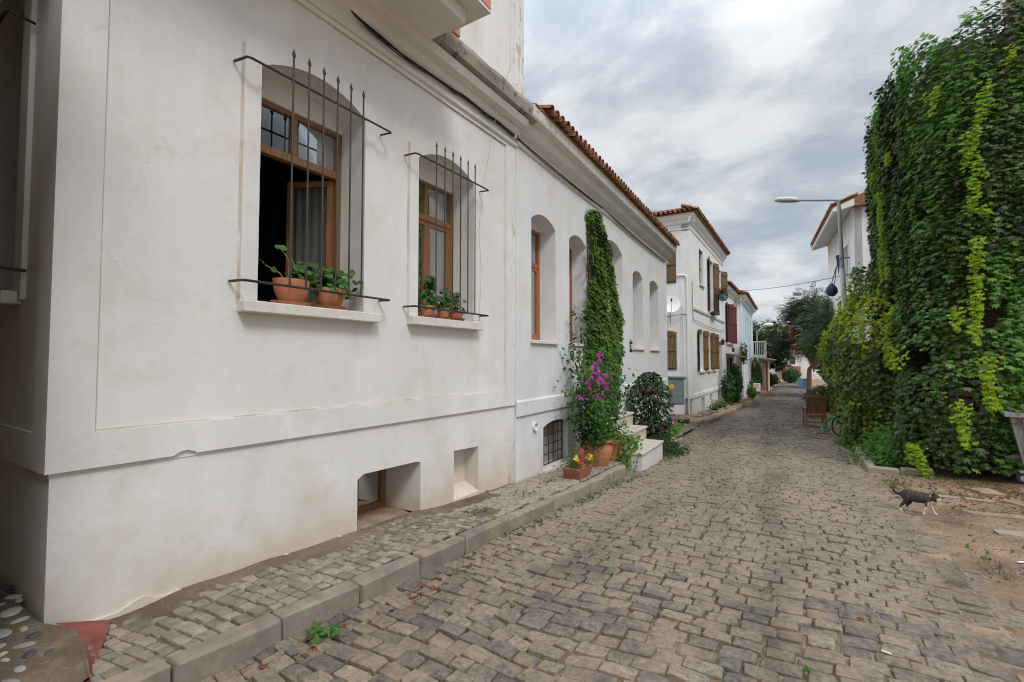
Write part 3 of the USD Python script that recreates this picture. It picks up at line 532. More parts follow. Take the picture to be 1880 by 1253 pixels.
def surround(F_, parent, so, si, o0, o1, matn): P('window_surround', F_.poly(so.difference(si), o0, o1), matn, parent)
surround(A, h1, arch(2.06, 3.44, 2.10, 4.26, .19), op1, -.024, .006, 'plaster_warm')
surround(A, h1, arch(3.95, 5.26, 2.12, 4.16, .19), op2, -.024, .006, 'plaster_warm')
P('window_sill', A.box(2.05, 3.47, 2.035, 2.128, -.35, .085, .008), 'sill_stone', h1)
P('window_sill', A.box(3.94, 5.27, 2.05, 2.148, -.35, .085, .008), 'sill_stone', h1)
P('lintel', A.box(2.15, 3.35, 4.06, 4.4, -.44, -.34), 'plaster_warm', h1); P('lintel', A.box(4.04, 5.2, 3.97, 4.3, -.44, -.34), 'plaster_warm', h1)
def wood_window(F_, parent, s0, s1, z0, z1, o, zt, open_right=False, m='wood_brown', curtain=True, mull=.5):
    f = MB().add(frame_rect(F_, s0, s1, z0, z1, o - .07, o, .06)).add(F_.box(s0 + .06, s1 - .06, zt - .04, zt + .04, o - .065, o + .012, .006))
    sm = s0 + (s1 - s0) * mull; f.add(F_.box(sm - .028, sm + .028, zt + .04, z1 - .06, o - .06, o + .006, .005))
    w = P('window', f, m, parent)
    P('pane', F_.box(s0 + .06, sm - .028, zt + .04, z1 - .06, o - .035, o - .03), 'glass', w); P('pane', F_.box(sm + .028, s1 - .06, zt + .04, z1 - .06, o - .035, o - .03), 'glass', w)
    if open_right:          # right casement swung into the room
        c = MB(); L = sm - s0 - .05; Fo = Fr(F_.pt(s1 - .07, 0, o - .04), 0, 'east'); a = math.radians(62)
        Fo.d = -F_.d * math.cos(a) - F_.n * math.sin(a); Fo.n = np.cross(Fo.d, [0, 0, 1]); Fo.flip = False
        P('casement', MB().add(frame_rect(Fo, 0, L, z0 + .07, zt - .05, -.02, .025, .06)), m, w); P('pane', Fo.box(.06, L - .06, z0 + .13, zt - .11, 0, .005), 'glass', w)
        ss = np.linspace(.04, L + .05, 30); ln = [(Fo.pt(s, 0, .07 + .014 * math.sin(s * 70))[:2]) for s in ss]
        Vc = np.array([(p[0], p[1], z) for z in (z0 + .02, zt - .06) for p in ln]); n = len(ln)
        P('curtain', (Vc, np.array([(i, i + 1, n + i + 1) for i in range(n - 1)] + [(i, n + i + 1, n + i) for i in range(n - 1)])), 'curtain', w, smooth=True)
    else:
        P('casement', MB().add(frame_rect(F_, s0 + .06, sm + .03, z0 + .06, zt - .04, o - .055, o - .005, .055)).add(frame_rect(F_, sm + .032, s1 - .06, z0 + .06, zt - .04, o - .055, o - .005, .055)), m, w)
        P('pane', F_.box(s0 + .11, s1 - .11, z0 + .11, zt - .09, o - .032, o - .028), 'glass', w)
        if curtain:
            ss = np.linspace(s0 + .08, s1 - .08, 60); n = len(ss)
            for za, zb in ((z0 + .05, zt - .06), (zt + .05, z1 - .05)):
                Vc = np.array([F_.pt(s, z, o - .12 + .014 * math.sin(s * 60)) for z in (za, zb) for s in ss])
                P('curtain', (Vc, np.array([(i, i + 1, n + i + 1) for i in range(n - 1)] + [(i, n + i + 1, n + i) for i in range(n - 1)])), 'curtain', w, smooth=True)
    return w
w1 = wood_window(A, h1, 2.2, 3.3, 2.13, 4.08, -.37, 3.6, open_right=True)
ss = np.linspace(2.72, 3.2, 26); n = len(ss)
P('curtain', (np.array([A.pt(s, z, -.5 + .012 * math.sin(s * 60)) for z in (3.66, 4.0) for s in ss]), np.array([(i, i + 1, n + i + 1) for i in range(n - 1)] + [(i, n + i + 1, n + i) for i in range(n - 1)])), 'curtain', w1, smooth=True)
w2 = wood_window(A, h1, 4.09, 5.16, 2.15, 4.0, -.37, 3.5)
def grille(F_, parent, s0, s1, zt, zb, bars, o=.13, rail=.011):
    gp = None
    for z, e in ((zt, -.04), (zb, -.01)):
        g = MB().add(tube([F_.pt(s0 - .035, z + e * .3, -.01), F_.pt(s0, z, o * .92), F_.pt(s0 + .03, z, o), F_.pt(s1 - .03, z, o), F_.pt(s1 - .004, z, o * .95), F_.pt(s1 - .03, z, -.01)], rail, 6))
        gp = gp or P('window_grille', g, 'iron', parent, smooth=50) if z == zt else P('rail', g, 'iron', gp, smooth=50) and gp
    for s, ht in bars:
        b = MB().add(tube([F_.pt(s, zb - .0, o + .012), F_.pt(s, zt + ht, o + .012)], .0085, 6))
        T = F_.pt(s, zt + ht, o + .012); b.add(hull([T + d for d in np.array([(0, .007, 0), (.007, 0, 0), (0, -.007, 0), (-.007, 0, 0), (0, .021, .035), (.008, 0, .035), (0, -.021, .035), (-.008, 0, .035), (0, 0, .095)])]))
        P('bar', b, 'iron', gp, smooth=50)
grille(A, h1, 2.015, 3.545, 4.065, 2.275, [(2.40 + .151 * i, .18) for i in range(6)])
grille(A, h1, 3.91, 5.34, 3.985, 2.25, [(4.245 + .152 * i, .17) for i in range(6)])
# window of the side wall
surround(As, h1, arch(-2.2, -.62, 2.06, 4.4, .2), op3, -.024, .006, 'plaster_warm')
P('window_sill', As.box(-2.2, -.70, 2.03, 2.12, -.35, .085, .008), 'sill_stone', h1)
wood_window(As, h1, -2.0, -.80, 2.13, 4.3, -.30, 3.6)
grille(As, h1, -2.3, -.56, 3.96, 2.25, [(-.98 - .155 * i, .17) for i in range(7)])

# terrace step in front of the side wall, with set pebbles and a red riser
ter = thing('terrace_step', 'low cement terrace step with set pebbles and a red painted riser at the house corner', 'step', (-4.2, .3, 0))
tv = [(-9.0, .92, .16), (-4.4, .92, .155), (-3.9, .94, .12), (-3.72, 1.06, .03), (-3.45, 1.03, .035), (-3.15, .96, .03), (-2.95, .6, .03), (-2.95, -2.5, .06), (-9.0, -2.5, .16)]
from shapely.ops import triangulate
tp = Polygon([(a, b) for a, b, _ in tv]); xx, yv = np.meshgrid(np.arange(-9, -2.9, .12), np.arange(-2.5, 1.1, .08)); pts = np.vstack([np.array([(a, b) for a, b, _ in tv]), np.array([(a, b) for a, b in zip(xx.ravel(), yv.ravel()) if tp.buffer(-.03).contains(__import__('shapely').geometry.Point(a, b))])])
from scipy.spatial import Delaunay
dl = Delaunay(pts); Ft = np.array([t for t in dl.simplices if tp.buffer(.002).contains(__import__('shapely').geometry.Point(*pts[t].mean(0)))])
def terz(x, y): return .045 + .10 * smooth(-x, 3.5, 4.2) + .012 * (meshkit.fbm(np.stack([x * 4, y * 4, 0 * x], -1), 3, 8) - .5)
Vt = np.column_stack([pts, terz(pts[:, 0], pts[:, 1])]); t3 = Vt[Ft]; Ft = np.where((np.cross(t3[:, 1] - t3[:, 0], t3[:, 2] - t3[:, 0])[:, 2] < 0)[:, None], Ft[:, ::-1], Ft)
P('terrace_surface', (Vt, Ft), 'dirt', ter, smooth=True)
tpts = [(-3.86, 1.0, .085), (-3.70, 1.05, .05), (-3.42, 1.0, .05), (-3.11, .945, .05), (-2.95, .6, .05), (-2.95, -2.5, .05)]
bpts = [(-3.86, 1.27, -.015), (-3.74, 1.22, -.025), (-3.48, 1.09, -.05), (-3.18, .99, -.07), (-2.9, .6, -.09), (-2.9, -2.5, -.09)]
Ve = [p for q in zip(tpts, bpts) for p in q]; Fe = [f for i in range(5) for f in ((2 * i, 2 * i + 1, 2 * i + 3), (2 * i, 2 * i + 3, 2 * i + 2))]
P('red_riser', (np.array(Ve), np.array(Fe)[:, ::-1]), 'red_paint', ter)
pq = random.Random(3); placed = []
for i in range(900):
    x, y = pq.uniform(-5.2, -3.2), pq.uniform(.35, .93)
    d = pq.uniform(.025, .075)
    if x > -3.55 and y > .8 or any((x - a) ** 2 + (y - b) ** 2 < (d + e) ** 2 * .8 for a, b, e in placed) or len(placed) > 110: continue
    placed.append((x, y, d)); a = pq.uniform(0, 3.1)
    P('pebble', move(ellipsoid((0, 0, 0), (d, d * pq.uniform(.45, .75), .014), 1), (x, y, float(terz(np.array(x), np.array(y))) - .003), a), 'pebble_' + pq.choice('aabcde'), ter, smooth=True)
# roof and walls out of view, placed to darken the side wall
porch = thing('porch', 'out of view roof and walls placed to darken the side wall of the white house', 'porch', (-6, -.6, 0))
P('roof_slab', MB().add(bx(-9.2, -4.02, .3, .86, 4.72, 4.9)).add(bx(-9.2, -2.3, -2.6, .3, 4.72, 4.9)), 'plaster_warm', porch)
P('wall', MB().add(bx(-3.15, -3.0, -1.149, .40, -.2, 4.7)).add(bx(-9.2, -2.4, -1.35, -1.15, -.2, 4.7)).add(bx(-9.2, -9.0, -1.1, .86, -.2, 4.7)), 'plaster_ochre', porch)
pv = thing('grape_vine', 'sprig of green vine leaves hanging beside the side wall at the upper left edge', 'vine', (-4.65, .72, 4.6))
P('vine_stem', tube([(-4.75, .72, 4.7), (-4.68, .74, 4.3), (-4.70, .76, 3.9), (-4.74, .77, 3.3)], .006, 5), 'bark', pv)
pp = np.array([(-4.66, .745, 4.25), (-4.68, .75, 4.05), (-4.70, .76, 3.95), (-4.72, .765, 3.4), (-4.75, .75, 3.32), (-4.76, .76, 3.6)])
foliage(pv, 'leaf', 'three', 'leaf_mid', pp, np.array([.6, -.8, .2]) + rnd(6, .2), np.array([.1, 0, -1.0]) + rnd(6, .3), np.full(6, .10), singles=6)

# cables along the cornice and the loose white wire
cb = thing('cornice_cables', 'bundle of black cables sagging along the cornice of the foreground house', 'cables', A.pt(4, 5.08, .03))
def sag(p0, p1, d, n=14): t = np.linspace(0, 1, n)[:, None]; q = np.asarray(p0) * (1 - t) + np.asarray(p1) * t; q[:, 2] -= d * 4 * t[:, 0] * (1 - t[:, 0]); return q
way = [(1.9, 5.20), (2.9, 5.165), (3.5, 5.09), (4.15, 5.085), (4.85, 5.115), (5.6, 5.11), (6.2, 5.10)]
for k in range(4):
    pts = []
    for (a, za), (b, zb) in zip(way, way[1:]):
        pts += [A.pt(s, za + (zb - za) * t - (.004 + .006 * k) * 4 * t * (1 - t) + (.011 * (k - 1.5)) + .006 * math.sin(9 * s + k * 2), .045 + .012 * (k % 2)) for t, s in zip(np.linspace(0, 1, 8)[:-1], np.linspace(a, b, 8)[:-1])]
    if k == 3: pts = [p - np.array([0, 0, .06 * math.exp(-((p[1] - 3.6) / .5) ** 2)]) for p in pts]
    P('cable', tube(pts + [A.pt(6.22, 5.09 + .01 * k, .05)], .0075 if k else .010, 5), 'cable', cb, smooth=True)
P('cable_clip', A.box(6.12, 6.17, 5.06, 5.14, .0, .07, .006), 'sill_stone', cb)
lw = thing('loose_wire', 'thin pale wire hanging down in front of the second barred window', 'wire', A.pt(5.4, 4.8, .1))
P('wire', tube([A.pt(6.05, 7.6, .11), A.pt(5.93, 7.1, .11), A.pt(5.66, 5.9, .28), A.pt(5.42, 4.9, .14), A.pt(5.26, 3.9, .07), A.pt(5.20, 3.4, .06), A.pt(5.26, 2.86, .06), A.pt(5.24, 2.4, .05), A.pt(5.22, 2.18, .06), A.pt(5.0, 2.16, .08)], .0028, 5), 'wire_grey', lw)

# ------------------------------------------------------------------ plants in pots
def pot(parent, c, r, h, kind='plain', m='terracotta', sx=1, sy=1):
    x, y, z = c
    if kind == 'plain': pr = [(0, 0), (r * .66, 0), (r * .70, .01), (r * .92, h * .82), (r * 1.0, h * .83), (r * 1.02, h * .99), (r * .94, h), (r * .9, h * .86), (0, h * .84)]
    if kind == 'bowl': pr = [(0, 0), (r * .62, 0), (r * .72, h * .12), (r * .92, h * .5), (r, h * .9), (r, h), (r * .92, h), (r * .88, h * .85), (0, h * .84)]
    if kind == 'belly': pr = [(0, 0), (r * .58, 0), (r * .64, h * .06), (r * .88, h * .35), (r * .99, h * .62), (r * .97, h * .78), (r * .86, h * .88), (r * .9, h * .9), (r * 1.04, h * .93), (r * 1.05, h * .99), (r * .98, h), (r * .84, h * .93), (0, h * .9)]
    P('pot', lathe(pr, c, 28, sx, sy), m, parent, smooth=35)
    P('soil', lathe([(0, h * .87), (r * .88, h * .865)], c, 16, sx, sy), 'soil', parent)
def saucer(parent, c, r, m='terracotta', sx=1, sy=1): P('saucer', lathe([(0, .004), (r * .85, .0), (r, .03), (r * 1.02, .032), (r * .93, .03), (r * .8, .014), (0, .014)], c, 24, sx, sy), m, parent, smooth=35)
# pots on the first sill
fp = thing('potted_plant', 'terracotta pot with a leggy geranium on the open window sill, left of its pair', 'potted plant', A.pt(2.50, 2.13, -.03))
c = A.pt(2.53, 2.158, -.035); saucer(fp, A.pt(2.53, 2.130, -.035), .185, 'terracotta', .62, 1); pot(fp, c, .165, .20, 'bowl', 'terracotta', .72, 1.0)
zt_ = c[2] + .18
st = [[c + d for d in ds] for ds in ([np.array([.02, -.02, .17]), np.array([.03, -.05, .25]), np.array([.02, -.04, .36]), np.array([.03, -.09, .42]), np.array([.03, -.13, .45])], [np.array([.01, -.06, .17]), np.array([.04, -.14, .24]), np.array([.04, -.22, .27]), np.array([.04, -.27, .29])], [np.array([.0, .05, .17]), np.array([.02, .02, .28]), np.array([.03, -.01, .36]), np.array([.03, -.03, .40])], [np.array([.0, .08, .17]), np.array([.03, .10, .26]), np.array([.03, .12, .32])])]
for q in st: P('stem', tube(q, np.linspace(.008, .004, len(q)), 5), 'stem_green', fp, smooth=True)
pl = np.array([st[0][2] + [.02, .02, 0], st[0][4], st[0][3] + [.02, 0, .02], st[1][3], st[1][2], c + [.03, -.04, .23], c + [.04, .02, .22], c + [.05, -.1, .2]] + [c + [R.uniform(-.05, .09), R.uniform(.0, .2), R.uniform(.17, .36)] for _ in range(60)])
foliage(fp, 'leaf', 'round', 'leaf_pot', pl, np.array([.8, -.2, .6]) + rnd(len(pl), .4), rnd(len(pl), 1), rng.uniform(.05, .085, len(pl)), singles=len(pl))
fp2 = thing('potted_plant', 'round terracotta pot with a bushy geranium on the open window sill, right of its pair', 'potted plant', A.pt(2.93, 2.13, -.05))
c = A.pt(2.93, 2.158, -.04); saucer(fp2, A.pt(2.93, 2.130, -.04), .165, 'terracotta_dark', .7, 1); pot(fp2, c, .16, .17, 'bowl', 'terracotta', .8, 1.0)
pl = np.array([c + [R.gauss(.01, .06), R.gauss(.02, .11), R.uniform(.14, .37) - abs(R.gauss(0, .03))] for _ in range(150)])
foliage(fp2, 'leaf', 'round', 'leaf_pot', pl, np.array([.7, -.2, .7]) + rnd(150, .45), rnd(150, 1), rng.uniform(.055, .085, 150), singles=150)
for k, (s, r, h, n, zz, nm) in enumerate([(4.30, .10, .13, 110, .36, 'small terracotta pot with a tall leafy plant on the second barred sill, leftmost of three'), (4.58, .085, .12, 60, .24, 'small terracotta pot with a bushy plant on the second barred sill, middle of three'), (4.83, .105, .11, 36, .22, 'shallow terracotta pot with a sparse plant on the second barred sill, right of three')]):
    t = thing('potted_plant', nm, 'potted plant', A.pt(s, 2.15, -.02)); c = A.pt(s, 2.165, -.03); saucer(t, A.pt(s, 2.149, -.03), r * 1.1, 'terracotta_dark'); pot(t, c, r, h, 'plain', 'terracotta')
    for q in range(4): P('stem', tube([c + [0, 0, h * .8], c + [.02, R.uniform(-.06, .06), h + zz * .4], c + [.03, R.uniform(-.08, .08), h + zz * .8]], .004, 5), 'stem_green', t)
    pl = np.array([c + [R.gauss(.02, .04), R.gauss(0, .075) * (1.1 - u), h * .9 + zz * u] for u in [R.random() for _ in range(n)]])
    foliage(t, 'leaf', 'round', 'leaf_pot', pl, np.array([.7, -.2, .6]) + rnd(n, .5), rnd(n, 1), rng.uniform(.05, .08, n), singles=n)
for k in range(5):
    pass

# ------------------------------------------------------------------ house 2
a2 = -2.5714; B = Fr((-3.9, 6.24), a2)
h2 = thing('long_white_house', 'long single storey white house with arched windows and a tiled eave', 'house', B.pt(5, -.4, 0))
L2 = 10.62; D2 = .34
wins = [(.52, 1.47), (2.10, 3.00), (6.48, 7.50), (8.33, 9.46)]
ops = [arch(a, b, 1.97, 3.99, .15) for a, b in wins]; dop = arch(4.05, 5.53, .45, 4.32, .2)
bw = arch(.95, 2.0, -.20, .50, .08)
wall = sbox(0, L2, -1.1, 5.14).difference(bw).difference(dop)
for o in ops: wall = wall.difference(o)
P('wall', B.poly(wall, -D2 - .1, 0), 'plaster_cool', h2)
P('plinth_band', MB().add(B.prof([(-.01, .78), (.03, .78), (.03, .995), (.012, 1.02), (-.01, 1.02)], .0, 4.0)).add(B.prof([(-.01, .78), (.03, .78), (.03, .995), (.012, 1.02), (-.01, 1.02)], 5.6, L2 + .03)), 'plaster_cool', h2)
P('corner_pilaster', B.box(L2 - .3, L2 + .012, 1.022, 5.0, -.01, .018), 'plaster_cool', h2)
P('cornice', B.prof([(-.02, 5.0), (.02, 5.0), (.045, 5.03), (.045, 5.075), (.02, 5.10), (.02, 5.16), (.07, 5.19), (.15, 5.24), (.19, 5.33), (.20, 5.37), (.30, 5.40), (.32, 5.44), (.32, 5.575), (-.02, 5.575)], .0, L2 + .3), 'moulding', h2, smooth=30)
P('house_body', MB().add(B.box(0, L2, -1, 5.5, -7.2, -7)).add(B.box(L2 - .2, L2, -1.1, 5.5, -7, -D2 - .101)).add(B.box(0, .2, -1, 5.5, -7, -D2 - .101)).add(B.box(.2, L2 - .2, 4.7, 4.8, -7, -D2 - .1)).add(B.box(.2, L2 - .2, .3, .4, -7, -D2 - .1)), 'plaster_cool', h2)
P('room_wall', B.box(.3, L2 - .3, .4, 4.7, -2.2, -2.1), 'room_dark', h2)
for (a, b), o in zip(wins, ops):
    wood_window(B, h2, a, b, 1.99, 4.0, -.32, 3.35, m='wood_orange', curtain=False)
    P('lintel', B.box(a - .05, b + .05, 3.99, 4.25, -.43, -.30), 'plaster_cool', h2)
    P('window_sill', B.box(a - .04, b + .05, 1.92, 1.975, -.35, .045, .006), 'sill_stone', h2)
d_ = P('door', MB().add(frame_rect(B, 4.05, 5.53, .45, 4.3, -.33, -.25, .09)).add(B.box(4.14, 5.44, .5, 3.3, -.31, -.27)).add(B.box(4.14, 5.44, 3.3, 3.4, -.33, -.24)), 'white_paint', h2)
P('pane', B.box(4.14, 5.44, 3.4, 4.2, -.30, -.295), 'glass', d_)
for k in range(6): P('panel', B.box(4.22 + (k % 2) * .64, 4.76 + (k % 2) * .64, .62 + (k // 2) * .9, 1.4 + (k // 2) * .9, -.27, -.255, .006), 'white_paint', d_)
g = P('basement_grille', frame_rect(B, .97, 1.98, -.2, .52, -.12, -.10, .02), 'iron', h2)
for s in np.linspace(1.18, 1.78, 4): P('bar', tube([B.pt(s, -.19, -.11), B.pt(s, .55, -.11)], .011, 6), 'iron', g)
for z in (-.02, .15, .32): P('bar', tube([B.pt(.98, z, -.112), B.pt(1.97, z, -.112)], .011, 6), 'iron', g)
P('basement_shutter', B.box(.9, 2.05, -.25, .6, -.30, -.25), 'curtain', h2)
P('basement_sill', B.box(.93, 2.03, -.30, -.205, -.3, .06, .01), 'sill_stone', h2)
P('vent_pipe', fixw(*move(lathe([(.0, -.06), (.055, -.06), (.055, .03), (.075, .03), (.075, -.09), (0, -.09)], (0, 0, 0), 18), B.pt(.62, .56, .01), 0, np.array([[0, 0, 1], [0, 1, 0], [-1, 0, 0]]))), 'plaster_cool', h2)
P('parapet', MB().add(B.box(.02, .30, 5.58, 6.2, -3.0, -.12)).add(B.box(-.02, .36, 6.2, 6.28, -3.0, -.06, .01)), 'plaster_cool', h2)
# house number plaque
hp = MB().add(B.poly(sbox(6.13, 6.35, 1.88, 2.12), 0, .012)).add(B.poly(Polygon([(6.2, 2.12), (6.28, 2.12), (6.26, 2.18), (6.24, 2.2), (6.22, 2.18)]), 0, .012)).add(B.poly(Polygon([(6.2, 1.88), (6.28, 1.88), (6.24, 1.84)]), 0, .012)).add(B.poly(sbox(6.10, 6.38, 2.09, 2.13), 0, .011)).add(B.poly(sbox(6.10, 6.38, 1.87, 1.905), 0, .011))
np_ = P('number_plaque', hp, 'black', h2)
tm = meshkit.text_mesh('30', .13, .004, bold=True); tv_ = np.array(tm.vertices); tv_[:, 0] += 6.155; tv_[:, 1] += 1.935; tv_[:, 2] += .0125
P('digits', B.map(tv_, np.array(tm.faces)), 'white', np_)
def tile_mesh(L=.42, r0=.085, r1=.07, n=6, th=.014, convex=True):
    V, F = [], []; an = np.linspace(0, np.pi, n + 1)
    for x, r in ((0, r0), (L, r1)):
        for rr in (r, r - th):
            for a in an: V.append((rr * math.cos(a), x, rr * math.sin(a) * (1 if convex else -1)))
    k = n + 1
    for i in range(n):
        F += [(i, i + 1, 2 * k + i + 1, 2 * k + i), (k + i, 3 * k + i, 3 * k + i + 1, k + i + 1), (i, k + i, k + i + 1, i + 1), (2 * k + i, 2 * k + i + 1, 3 * k + i + 1, 3 * k + i)]
    v, f = np.array(V), np.array(F); f = np.vstack([f[:, [0, 1, 2]], f[:, [0, 2, 3]]])
    return v, (f if not convex else f[:, ::-1])
TC, TPn = tile_mesh(), tile_mesh(r0=.075, r1=.085, convex=False)
def tiles(F_, parent, s0, s1, o_e, z_e, slope, nrows, pitch=.2, single=True, rot=0):
    """barrel tile rows going up and inwards from the eave"""
    ca, sa = math.cos(slope), math.sin(slope); rest = MB(); n = int((s1 - s0) / pitch)
    for j in range(nrows):
        for i in range(n):
            for cv in (0, 1):
                v, f = (TC, TPn)[cv]; s = s0 + pitch * (i + .5 * cv) + R.uniform(-.008, .008); a = j * .33 + R.uniform(-.012, .012)
                y = v[:, 1] + a; zz = v[:, 2] + (.02 if cv == 0 else 0.05) - .008 * j * 0 + .012 * (1 - v[:, 1] / .42)
                w = F_.pt(s + v[:, 0], z_e + y * sa + zz * ca, o_e - y * ca + zz * sa); ff = f[:, ::-1] if F_.flip else f
                if j == 0 and single: P('roof_tile', (w, ff), 'tile', parent, smooth=40)
                else: rest.add((w, ff))
    P('roof_tiles', rest, 'tile', parent, smooth=40, kind='stuff')
rf = P('roof', MB().add(B.prof([(.34, 5.58), (.34, 5.60), (-3.5, 5.60 + 3.84 * .32), (-7.2, 5.6), (-7.2, 5.577)], .05, L2 + .3)), 'tile', h2)
tiles(B, rf, .42, L2 + .3, .43, 5.60, math.atan(.32), 3)
# steps
stp = thing('door_steps', 'three pale stone steps up to the front door hidden behind the creeper', 'steps', B.pt(4, -.5, .6))
for i, (s0, s1, o1, zt_, zb) in enumerate([(2.85, 4.62, 1.19, -.145, -.85), (3.2, 4.75, .80, .135, -.2), (3.45, 4.9, .45, .42, .1)]):
    P('step_block', B.box(s0 + .02, s1 - .02, zb, zt_ - .045, .0, o1 - .03), 'plaster_cool' if i == 0 else 'step_stone', stp); P('tread', B.box(s0, s1, zt_ - .043, zt_, .002, o1, .008), 'step_stone', stp)
# cable over house 2 to house 3
c2 = thing('facade_cables', 'black cables strung under the eave of the long house to the shuttered house', 'cables', B.pt(5, 5.1, .1))
for k, (z0_, sg) in enumerate([(5.09, .02), (5.07, .05), (5.10, .03)]):
    P('cable', tube(np.vstack([sag(B.pt(-.02, z0_, .05), B.pt(3.9, 5.09 - .01 * k, .06), sg), sag(B.pt(3.95, 5.09, .06), B.pt(L2 - .25, 5.03, .06), sg + .02)]), (.009, .006, .005)[k], 5), 'cable', c2)

# ------------------------------------------------------------------ house 3 (shutters)
a3 = -1.03; C = Fr((-4.5, 21.3), a3); Cs = Fr((-4.5, 21.3), a3, 'south')
h3 = thing('shuttered_house', 'two storey white corner house with brown wooden shutters and tiled eaves', 'house', C.pt(4, -.8, -1))
L3 = 9.75
upw = [(2.05, 3.1, 5.2, 6.85), (4.75, 6.0, 4.15, 6.85), (7.75, 8.9, 5.25, 6.85)]
loww = [(1.75, 2.75, 1.15, 2.95), (3.75, 4.75, 1.15, 2.95), (5.6, 6.35, 1.15, 2.95)]
w3 = sbox(0, L3, -1.4, 7.8)
for a, b, z0, z1 in upw: w3 = w3.difference(sbox(a, b, z0, z1))
for a, b, z0, z1 in loww: w3 = w3.difference(arch(a, b, z0, z1, .13))
w3 = w3.difference(arch(7.45, 8.75, -1.05, 2.55, .15)).difference(sbox(2.15, 3.0, -.8, -.1)).difference(sbox(4.4, 5.2, -.78, -.1))
P('wall', C.poly(w3, -.35, 0), 'plaster_far', h3)
P('side_wall', Cs.poly(sbox(-9, -.01, -1.4, 7.8), -.35, 0), 'plaster_far', h3)
P('house_body', MB().add(C.box(.3, L3, -1, 7.8, -9, -8.7)).add(C.box(L3 - .3, L3, -1.4, 7.8, -8.7, -.36)), 'plaster_far', h3)
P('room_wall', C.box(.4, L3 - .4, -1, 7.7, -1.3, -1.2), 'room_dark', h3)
P('corner_pilaster', MB().add(C.box(-.012, .42, .16, 7.2, -.01, .02)).add(Cs.box(-.42, .018, .16, 7.2, -.01, .02)), 'plaster_far', h3)
P('ledge', C.prof([(-.01, 3.82), (.05, 3.84), (.07, 3.93), (.02, 3.96), (-.01, 3.96)], .42, L3), 'moulding', h3)
P('plinth_band', MB().add(C.box(-.03, L3, -.0, .16, -.01, .035)).add(Cs.box(-3.5, .03, -.0, .16, -.01, .035)), 'plaster_far', h3)
cp = [(-.01, 7.28), (.03, 7.28), (.03, 7.33), (-.01, 7.33)]; cq = [(-.01, 7.52), (.04, 7.54), (.08, 7.62), (.08, 7.68), (.16, 7.74), (.22, 7.80), (.22, 7.93), (-.01, 7.93)]
P('cornice', MB().add(C.prof(cp, -.0, L3)).add(C.prof(cq, -.2, L3 + .1)).add(Cs.prof(cp, -5, 0)).add(Cs.prof(cq, -8, .2)), 'plaster_far', h3, smooth=30)
rv = np.array([C.pt(-.32, 7.94, .34), C.pt(L3 + .2, 7.94, .34), C.pt(L3 + .2, 7.94, -9.2), C.pt(-.32, 7.94, -9.2), C.pt(4.2, 9.9, -4.4), C.pt(L3 - 4.2, 9.9, -4.4)])
r3 = P('roof', (rv, np.array([(0, 1, 5), (0, 5, 4), (1, 2, 5), (2, 3, 4), (2, 4, 5), (3, 0, 4), (0, 2, 1), (0, 3, 2)])), 'tile', h3)
tiles(C, r3, -.3, L3 + .2, .40, 7.965, math.atan(1.96 / 4.74), 2); tiles(Cs, r3, -5, .3, .40, 7.965, math.atan(1.96 / 4.52), 2)
def plank_shutter(F_, parent, s0, s1, z0, z1, o, m, name='shutter', archtop=0):
    mb = MB(); n = max(3, int((s1 - s0) / .13)); e = np.linspace(s0, s1, n + 1)
    for i in range(n): mb.add(F_.box(e[i] + .008, e[i + 1] - .008, z0, z1 - (archtop * abs((i + .5) / n - .5) * 2 if archtop else 0), o, o + .03 + .004 * (i % 2)))
    for z in (z0 + .12, (z0 + z1) / 2, z1 - .2): mb.add(F_.box(s0 + .01, s1 - .01, z - .05, z + .05, o + .036, o + .06))
    return P(name, mb, m, parent)
plank_shutter(Cs, h3, -1.52, -.60, 1.22, 2.95, .005, 'shutter_wood', archtop=.1); plank_shutter(Cs, h3, -1.52, -.58, 5.0, 6.65, .005, 'shutter_wood')
def swung(F_, s, ang=88):
    a = math.radians(ang); f = Fr(F_.pt(s, 0, .02), 0); f.d = F_.d * math.cos(a) + F_.n * math.sin(a); f.n = -np.cross([0, 0, 1], f.d) * 1.0; f.n = np.cross(f.d, [0, 0, 1]); f.flip = False; return f
for i, (a, b, z0, z1) in enumerate(upw + loww):
    low = i >= 3; m = 'shutter_amber' if i in (3, 4, 5) else 'shutter_wood'
    w = P('window', frame_rect(C, a, b, z0, z1 + (.0), -.28, -.22, .07), 'shutter_wood', h3); P('pane', C.box(a + .06, b - .06, z0 + .06, z1 - .06, -.25, -.245), 'glass', w)
    P('window_sill', C.box(a - .08, b + .08, z0 - .1, z0 - .002, -.2, .08, .008), 'sill_stone', h3)
    if i == 0: plank_shutter(C, h3, a + .02, b - .02, z0 + .02, z1 - .02, -.16, 'shutter_wood'); continue
    wd = (b - a) / 2
    plank_shutter(swung(C, a - .03, 168), h3, 0, wd, z0, z1 + (.08 if low else 0), 0, 'shutter_red' if i == 3 else m)
    plank_shutter(swung(C, b + .03, 14 if i != 2 else 24), h3, 0, wd, z0, z1 + (.08 if low else 0), 0, m)
for a, b, z0, z1 in [(2.15, 3.0, -.8, -.1), (4.4, 5.2, -.78, -.1)]:
    w = P('basement_window', frame_rect(C, a, b, z0, z1, -.25, -.2, .06), 'shutter_wood', h3); P('pane', C.box(a + .05, b - .05, z0 + .05, z1 - .05, -.23, -.225), 'glass', w)
P('door', MB().add(C.box(7.45, 8.75, -1.05, 2.7, -.33, -.27)), 'shutter_wood', h3)
P('balcony_rail', MB().add(C.box(4.7, 6.1, 4.02, 4.12, 0, .3, .01)).add(C.box(4.72, 6.08, 5.0, 5.04, .24, .28)).add(*[MB().add(tube([C.pt(s, 4.1, .26), C.pt(s, 5.02, .26)], .012, 5)) for s in [4.75]]), 'iron', h3)
